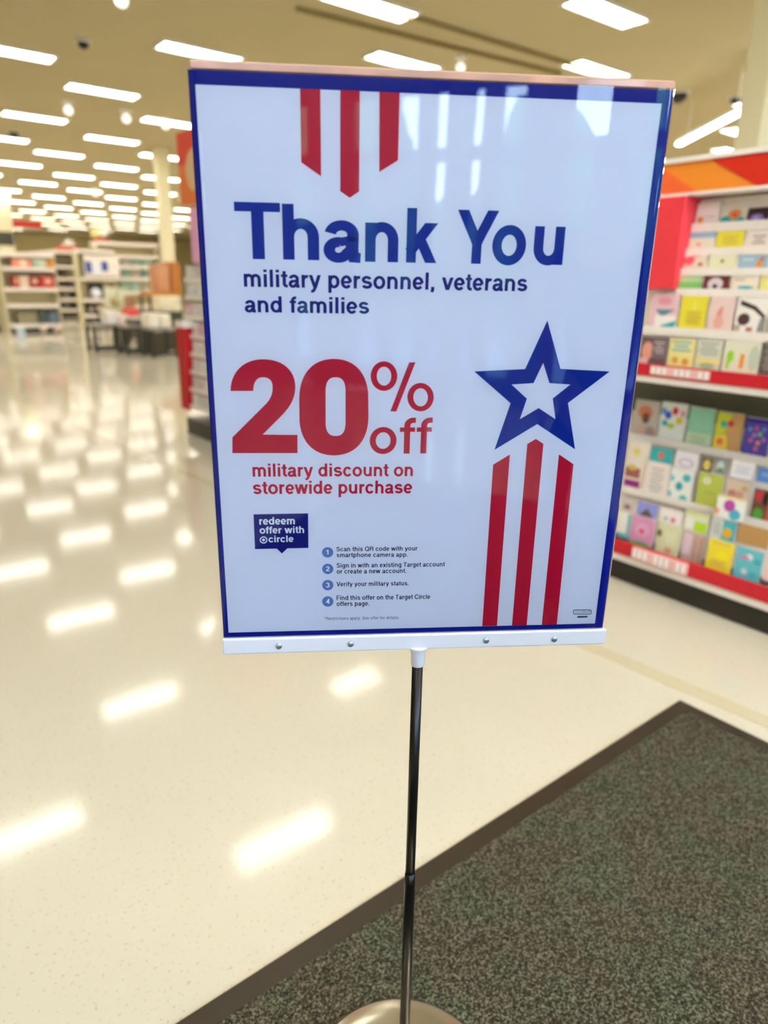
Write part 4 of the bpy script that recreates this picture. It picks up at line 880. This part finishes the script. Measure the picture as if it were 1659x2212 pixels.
# darker aisle between the two endcaps
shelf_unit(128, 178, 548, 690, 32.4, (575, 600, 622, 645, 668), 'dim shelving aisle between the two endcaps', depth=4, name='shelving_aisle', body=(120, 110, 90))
t = boxpx('paper_lantern', 140, 518, 164, 541, 34.2, (222, 218, 204), 'pale round lantern hanging over the dim aisle', 'lantern', round_=True)
MB().bar((0, 0, .3), (0, 0, CEIL - t.location.z), .01).build('cord', M_frame, t)
AG = 'dark boxes in the dim aisle'
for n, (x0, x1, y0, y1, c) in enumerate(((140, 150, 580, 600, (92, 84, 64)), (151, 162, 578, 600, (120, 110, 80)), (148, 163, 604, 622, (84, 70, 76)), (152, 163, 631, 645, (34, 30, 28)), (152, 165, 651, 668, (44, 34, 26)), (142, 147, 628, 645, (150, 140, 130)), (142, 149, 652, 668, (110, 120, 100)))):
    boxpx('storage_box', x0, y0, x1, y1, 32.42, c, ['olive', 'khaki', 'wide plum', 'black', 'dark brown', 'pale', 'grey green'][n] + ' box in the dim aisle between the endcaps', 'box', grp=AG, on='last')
# second endcap with a white and blue sign
YB = 26.5
shelf_unit(182, 262, 548, 704, YB, (600, 646, 679), 'white shelving endcap with a blue and white board', depth=.5)
boxpx('promo_board', 182, 552, 258, 597, YB - .111, (250, 236, 228), 'white board with blue blocks on the second endcap', 'sign', depth=.05, parts=(('blue_block', .03, .3, .2, .85, (60, 90, 170)), ('blue_block', .48, .28, .66, .75, (60, 90, 170)), ('pale_block', .22, .35, .46, .95, (236, 238, 250))))
boxpx('storage_box', 190, 607, 224, 642, YB + .355, (50, 48, 40), 'black flat box behind the white ball on the second endcap', 'box', on='last', depth=.05)
boxpx('paper_globe', 196, 616, 219, 640, YB - .06, (222, 226, 240), 'white ball before a black box on the second endcap', 'ball', round_=True, depth=.1, on='last')
boxpx('dark_vase', 193, 652, 220, 678, YB + .02, (56, 34, 38), 'dark brown goblet shaped object on the second endcap', 'vase', on='last', parts=(('notch', .0, .42, .25, .75, (206, 196, 180)), ('notch', .75, .42, 1, .75, (206, 196, 180))))
# patio style display right of it
YT = 20.5
shelf_unit(226, 352, 532, 692, 27.6, (552, 575, 600, 630, 660), 'wide pale shelving with grey green baskets, behind the tables', depth=.8)
BG = 'grey green baskets on the wide shelving'
n = 0
for (y0, y1) in ((556, 574), (579, 599), (606, 629)):
    for x0 in (262, 284, 308):
        c = [(170, 166, 156), (140, 166, 146), (156, 180, 160), (130, 160, 144), (176, 160, 148), (120, 150, 136), (150, 178, 158), (166, 186, 168), (180, 170, 140)][n]
        boxpx('basket', x0, y0, x0 + 20, y1, 27.62, c, 'grey green basket, ' + ['top row left', 'top row middle', 'top row right', 'middle row left', 'middle row centre', 'middle row right', 'bottom row left', 'bottom row centre', 'bottom row right'][n] + ' of the wide shelving', 'basket', grp=BG, on='last', parts=(('handle_hole', .35, .2, .65, .35, (90, 90, 80)),)); n += 1
boxpx('display_riser', 224, 663, 296, 672, 22.35, (200, 192, 160), 'beige display riser under the cushions and pot', 'riser', depth=.7, legs=True); SHZ['riser'] = [hY(260, 663, 22.35).z]
boxpx('cushion', 229, 614, 250, 655, 22.75, (226, 226, 206), 'cream upright cushion left of the brown cabinets', 'cushion', depth=.2, on='riser'); boxpx('cushion', 254, 612, 273, 650, 22.6, (214, 214, 190), 'pale olive upright cushion left of the brown cabinets', 'cushion', depth=.2, on='riser')
boxpx('flower_pot', 240, 640, 262, 662, 22.38, (168, 156, 104), 'olive round pot under the cushions', 'pot', round_=True, depth=.1, on='riser')
boxpx('low_bench', 322, 632, 392, 640, 18.2, (196, 140, 60), 'amber bench top under the brown cabinets', 'bench', depth=.7, legs=True); SHZ['bench'] = [hY(357, 632, 18.2).z]
boxpx('wooden_cabinet', 338, 572, 367, 632, 18.3, (202, 140, 100), 'tan wooden cabinet, lighter one left of the sign', 'cabinet', depth=.5, on='bench', parts=(('cabinet_door', .1, .08, .9, .48, (210, 150, 112)), ('cabinet_door', .1, .52, .9, .92, (206, 144, 104))))
boxpx('wooden_cabinet', 369, 566, 391, 632, 18.3, (182, 112, 40), 'brown wooden cabinet nearest the red strip', 'cabinet', depth=.5, on='bench', parts=(('cabinet_door', .12, .08, .88, .92, (190, 120, 50)),))
boxpx('drawer_chest', 345, 640, 392, 672, 17.6, (238, 226, 190), 'cream chest with a small dark knob', 'chest', depth=.5, legs=True, parts=(('drawer', .04, .08, .96, .92, (240, 230, 198)), ('knob', .8, .3, .86, .42, (110, 100, 90))))
boxpx('planter', 352, 674, 394, 690, 17.2, (60, 66, 50), 'dark green planter under the cream chest', 'planter', depth=.3, legs=True)
# tables with cloth covered boxes
def table(x0, x1, ytop, ybot, Y, lab, depth=.6):
    g0 = hZ((x0 + x1) / 2, ybot, 0); Y = g0.y; a = hY(x0, ybot, Y); c = hY(x1, ybot, Y); zt = hY((x0 + x1) / 2, ytop, Y).z; w = (c.x - a.x) / 2
    t = empty('display_table', ((a.x + c.x) / 2, Y, 0), lab, 'table', 'low black framed display tables'); m = mat('black_frame', (40, 38, 28), .5)
    MB().box(-w, 0, zt - .05, w, depth, zt).build('table_top', mat('table_grey', (150, 140, 132), .5), t)
    for x in (-w + .03, w - .03):
        for y in (.03, depth - .03): MB().box(x - .03, y - .03, 0, x + .03, y + .03, zt - .05).build('leg', m, t)
    MB().box(-w + .06, .0, .05, w - .06, .06, .1).build('stretcher', m, t); MB().box(-w + .06, depth - .06, .05, w - .06, depth, .1).build('stretcher', m, t)
    return Y, zt
for x0, x1, yt, yb, lab, items in ((207, 272, 700, 762, 'low black framed display table, leftmost', ((232, 254, 672, 699, 'white'), (256, 276, 680, 699, 'blush'))),
        (276, 326, 703, 768, 'low black framed display table in the middle', ((287, 305, 690, 702, 'dark grey'), (307, 321, 690, 702, 'mauve grey'))),
        (330, 388, 708, 772, 'low black framed display table nearest the red strip', ((322, 345, 676, 707, 'ivory'), (347, 368, 678, 707, 'cream')))):
    Yt, zt = table(x0, x1, yt, yb, 0, lab); SHZ['tbl'] = [zt]
    for a0, a1, b0, b1, nm in items:
        col = {'white': (240, 232, 226), 'blush': (244, 222, 214), 'dark grey': (104, 94, 94), 'mauve grey': (140, 126, 126), 'ivory': (238, 230, 214), 'cream': (240, 232, 210)}[nm]
        boxpx('box', a0, b0, a1, b1, Yt + .1, col, nm + ' box on a low display table', 'box', depth=.45, grp='boxes on the low display tables', on='tbl')
    c = hY((x0 + x1) / 2, yb, Yt)
    MB()
boxpx('plinth', 275, 684, 320, 702, 17.9, (214, 206, 190), 'pale plinth behind the middle table', 'plinth', depth=.5, legs=True)
SHZ['pl'] = [hY(297, 684, 17.9).z]
boxpx('toy_tray', 275, 664, 300, 683, 18.0, (232, 90, 86), 'coral red item behind the middle table', 'tray', depth=.35, on='pl')
boxpx('side_stool', 276, 640, 292, 662, 19.6, (170, 130, 90), 'small brown stool behind the coral item', 'stool', depth=.3, legs=True)
boxpx('dark_crate', 322, 716, 386, 764, 15.9, (66, 60, 36), 'dark olive crate under the table nearest the red strip', 'crate', depth=.3)

# hanging signs far off
def hang(x0, x1, y0, y1, Y, col, lab):
    t = boxpx('hanging_sign', x0, y0, x1, y1, Y, col, lab, 'sign', depth=.08)
    b = MB(); h = t.location.z
    for s_ in (-.3, .3): b.bar((s_, 0, .2), (s_, 0, CEIL - h), .01)
    b.build('cable', M_frame, t)
hang(28, 90, 478, 490, 27, (204, 10, 18), 'red hanging sign among the far lights at left')
hang(122, 172, 531, 541, 33, (206, 96, 80), 'faded red sign strip over the dim aisle')
hang(203, 236, 514, 525, 30, (206, 54, 34), 'small red hanging sign under the yellow globe')
for x0, x1, c, l in ((198, 218, (250, 238, 150), 'pale yellow balloon above the small red sign'), (216, 234, (240, 244, 236), 'white balloon beside the pale yellow one')):
    t = boxpx('balloon', x0, 494, x1, 513, 30.3 + x0 * .01, c, l, 'balloon', round_=True)
    MB().bar((0, 0, .3), (0, 0, CEIL - t.location.z), .01).build('string', M_frame, t)
hang(-10, 30, 500, 530, 30, (70, 66, 54), 'dark hanging panel at the left photo edge')
t = hang(1651, 1690, 250, 285, 6.8, (206, 40, 60), 'small red hanging sign at the right photo edge')

# ------------------------------------------------------------------ the person mirrored in the poster
def skin_mesh(name, verts, edges, mats, parent=None, sub=2, root=0):
    me = bpy.data.meshes.new(name); me.from_pydata([v[0] for v in verts], edges, []); o = bpy.data.objects.new(name, me); COL.objects.link(o)
    if parent: o.parent = parent
    sk = o.modifiers.new('skin', 'SKIN'); sk.use_smooth_shade = True
    for i, v in enumerate(verts): me.skin_vertices[0].data[i].radius = v[1] if isinstance(v[1], tuple) else (v[1], v[1])
    me.skin_vertices[0].data[root].use_root = True
    ss = o.modifiers.new('sub', 'SUBSURF'); ss.levels = sub; ss.render_levels = sub
    me.materials.append(mats); return o
def person(x, y, rz, lab):
    t = empty('person', (x, y, .0095), lab, 'person', rz=rz); t.scale = (1, 1, 1.04)    # faces local +Y
    skinm = mat('skin', (196, 148, 120), .5); shirt = mat('dark_shirt', (44, 48, 62), .8); trouser = mat('dark_trousers', (36, 38, 48), .8); hair = mat('dark_hair', (36, 28, 24), .7)
    V = [((0, 0, .98), (.15, .10)), ((0, .005, 1.12), (.14, .095)), ((0, .01, 1.30), (.165, .11)), ((0, 0, 1.46), (.13, .085)), ((0, 0, 1.56), .056), ((0, .012, 1.63), .058), ((0, .012, 1.70), (.080, .095)), ((0, .008, 1.78), (.072, .085))]
    E = [(i, i + 1) for i in range(7)]
    for s_ in (-1, 1):
        k = len(V); V += [((.095 * s_, 0, .90), .088), ((.105 * s_, .01, .52), .06), ((.11 * s_, -.01, .12), .042), ((.115 * s_, -.01, .055), .04), ((.125 * s_, .13, .04), (.034, .026))]
        E += [(0, k), (k, k + 1), (k + 1, k + 2), (k + 2, k + 3), (k + 3, k + 4)]
        k = len(V); V += [((.195 * s_, 0, 1.47), .06), ((.25 * s_, -.02, 1.20), .044), ((.235 * s_, .10, .98), .033), ((.225 * s_, .14, .92), .027), ((.22 * s_, .165, .875), (.036, .018))]
        E += [(3, k), (k, k + 1), (k + 1, k + 2), (k + 2, k + 3), (k + 3, k + 4)]
    body = skin_mesh('body', V, E, skinm, t)
    for s_ in (-1, 1):
        F = [((.22 * s_, .165, .875), .012)]; E2 = []
        for j, (dx, ln) in enumerate(((-.028, .062), (-.009, .072), (.010, .068), (.028, .052))):
            k = len(F); F += [((.22 * s_ + dx * .25, .17 + dx * .9, .845), .010), ((.216 * s_, .185 + dx, .845 - ln * .5), .009), ((.206 * s_, .185 + dx, .845 - ln), .008)]; E2 += [(0, k), (k, k + 1), (k + 1, k + 2)]
        k = len(F); F += [((.205 * s_, .20, .87), .011), ((.195 * s_, .225, .845), .0095), ((.19 * s_, .235, .82), .008)]; E2 += [(0, k), (k, k + 1), (k + 1, k + 2)]
        skin_mesh('hand', F, E2, skinm, t, 1)
    V2 = [((0, 0, .95), (.165, .118)), ((0, .005, 1.12), (.156, .112)), ((0, .01, 1.30), (.178, .124)), ((0, 0, 1.45), (.14, .098)), ((0, 0, 1.515), (.072, .068))]; E3 = [(0, 1), (1, 2), (2, 3), (3, 4)]
    for s_ in (-1, 1):
        k = len(V2); V2 += [((.198 * s_, 0, 1.47), .072), ((.245 * s_, -.018, 1.24), .060)]; E3 += [(3, k), (k, k + 1)]
    skin_mesh('shirt', V2, E3, shirt, t)
    V3 = [((0, 0, .96), (.158, .112))]; E4 = []
    for s_ in (-1, 1):
        k = len(V3); V3 += [((.097 * s_, 0, .86), .098), ((.106 * s_, .008, .52), .073), ((.11 * s_, -.008, .12), .062)]; E4 += [(0, k), (k, k + 1), (k + 1, k + 2)]
    skin_mesh('trousers', V3, E4, trouser, t)
    MB().ball((0, -.012, 1.755), .098, 20, 12, (.95, 1.06, 1.0)).build('hair', hair, t)
    b = MB(); b.ball((0, .108, 1.695), .014, 10, 6, (1, 1.2, 1.7)); b.build('nose', skinm, t)
    for s_ in (-1, 1):
        MB().ball((.03 * s_, .098, 1.722), .011, 10, 6).build('eye', mat('eye_white', (236, 234, 230), .3), t)
        MB().ball((.084 * s_, .0, 1.70), .022, 10, 6, (.4, .8, 1.3)).build('ear', skinm, t)
        MB().box(.115 * s_ - .05, -.07, .0, .115 * s_ + .05, .2, .065).build('shoe', mat('dark_shoe', (30, 30, 32), .6), t, bevel=.02)
    MB().ball((0, .100, 1.655), .018, 10, 6, (1.4, .5, .4)).build('mouth', mat('lips', (170, 96, 90), .5), t)
person(.48, -1.25, math.radians(-10), 'person in dark clothes standing behind the viewpoint, mirrored at the upper right of the poster')
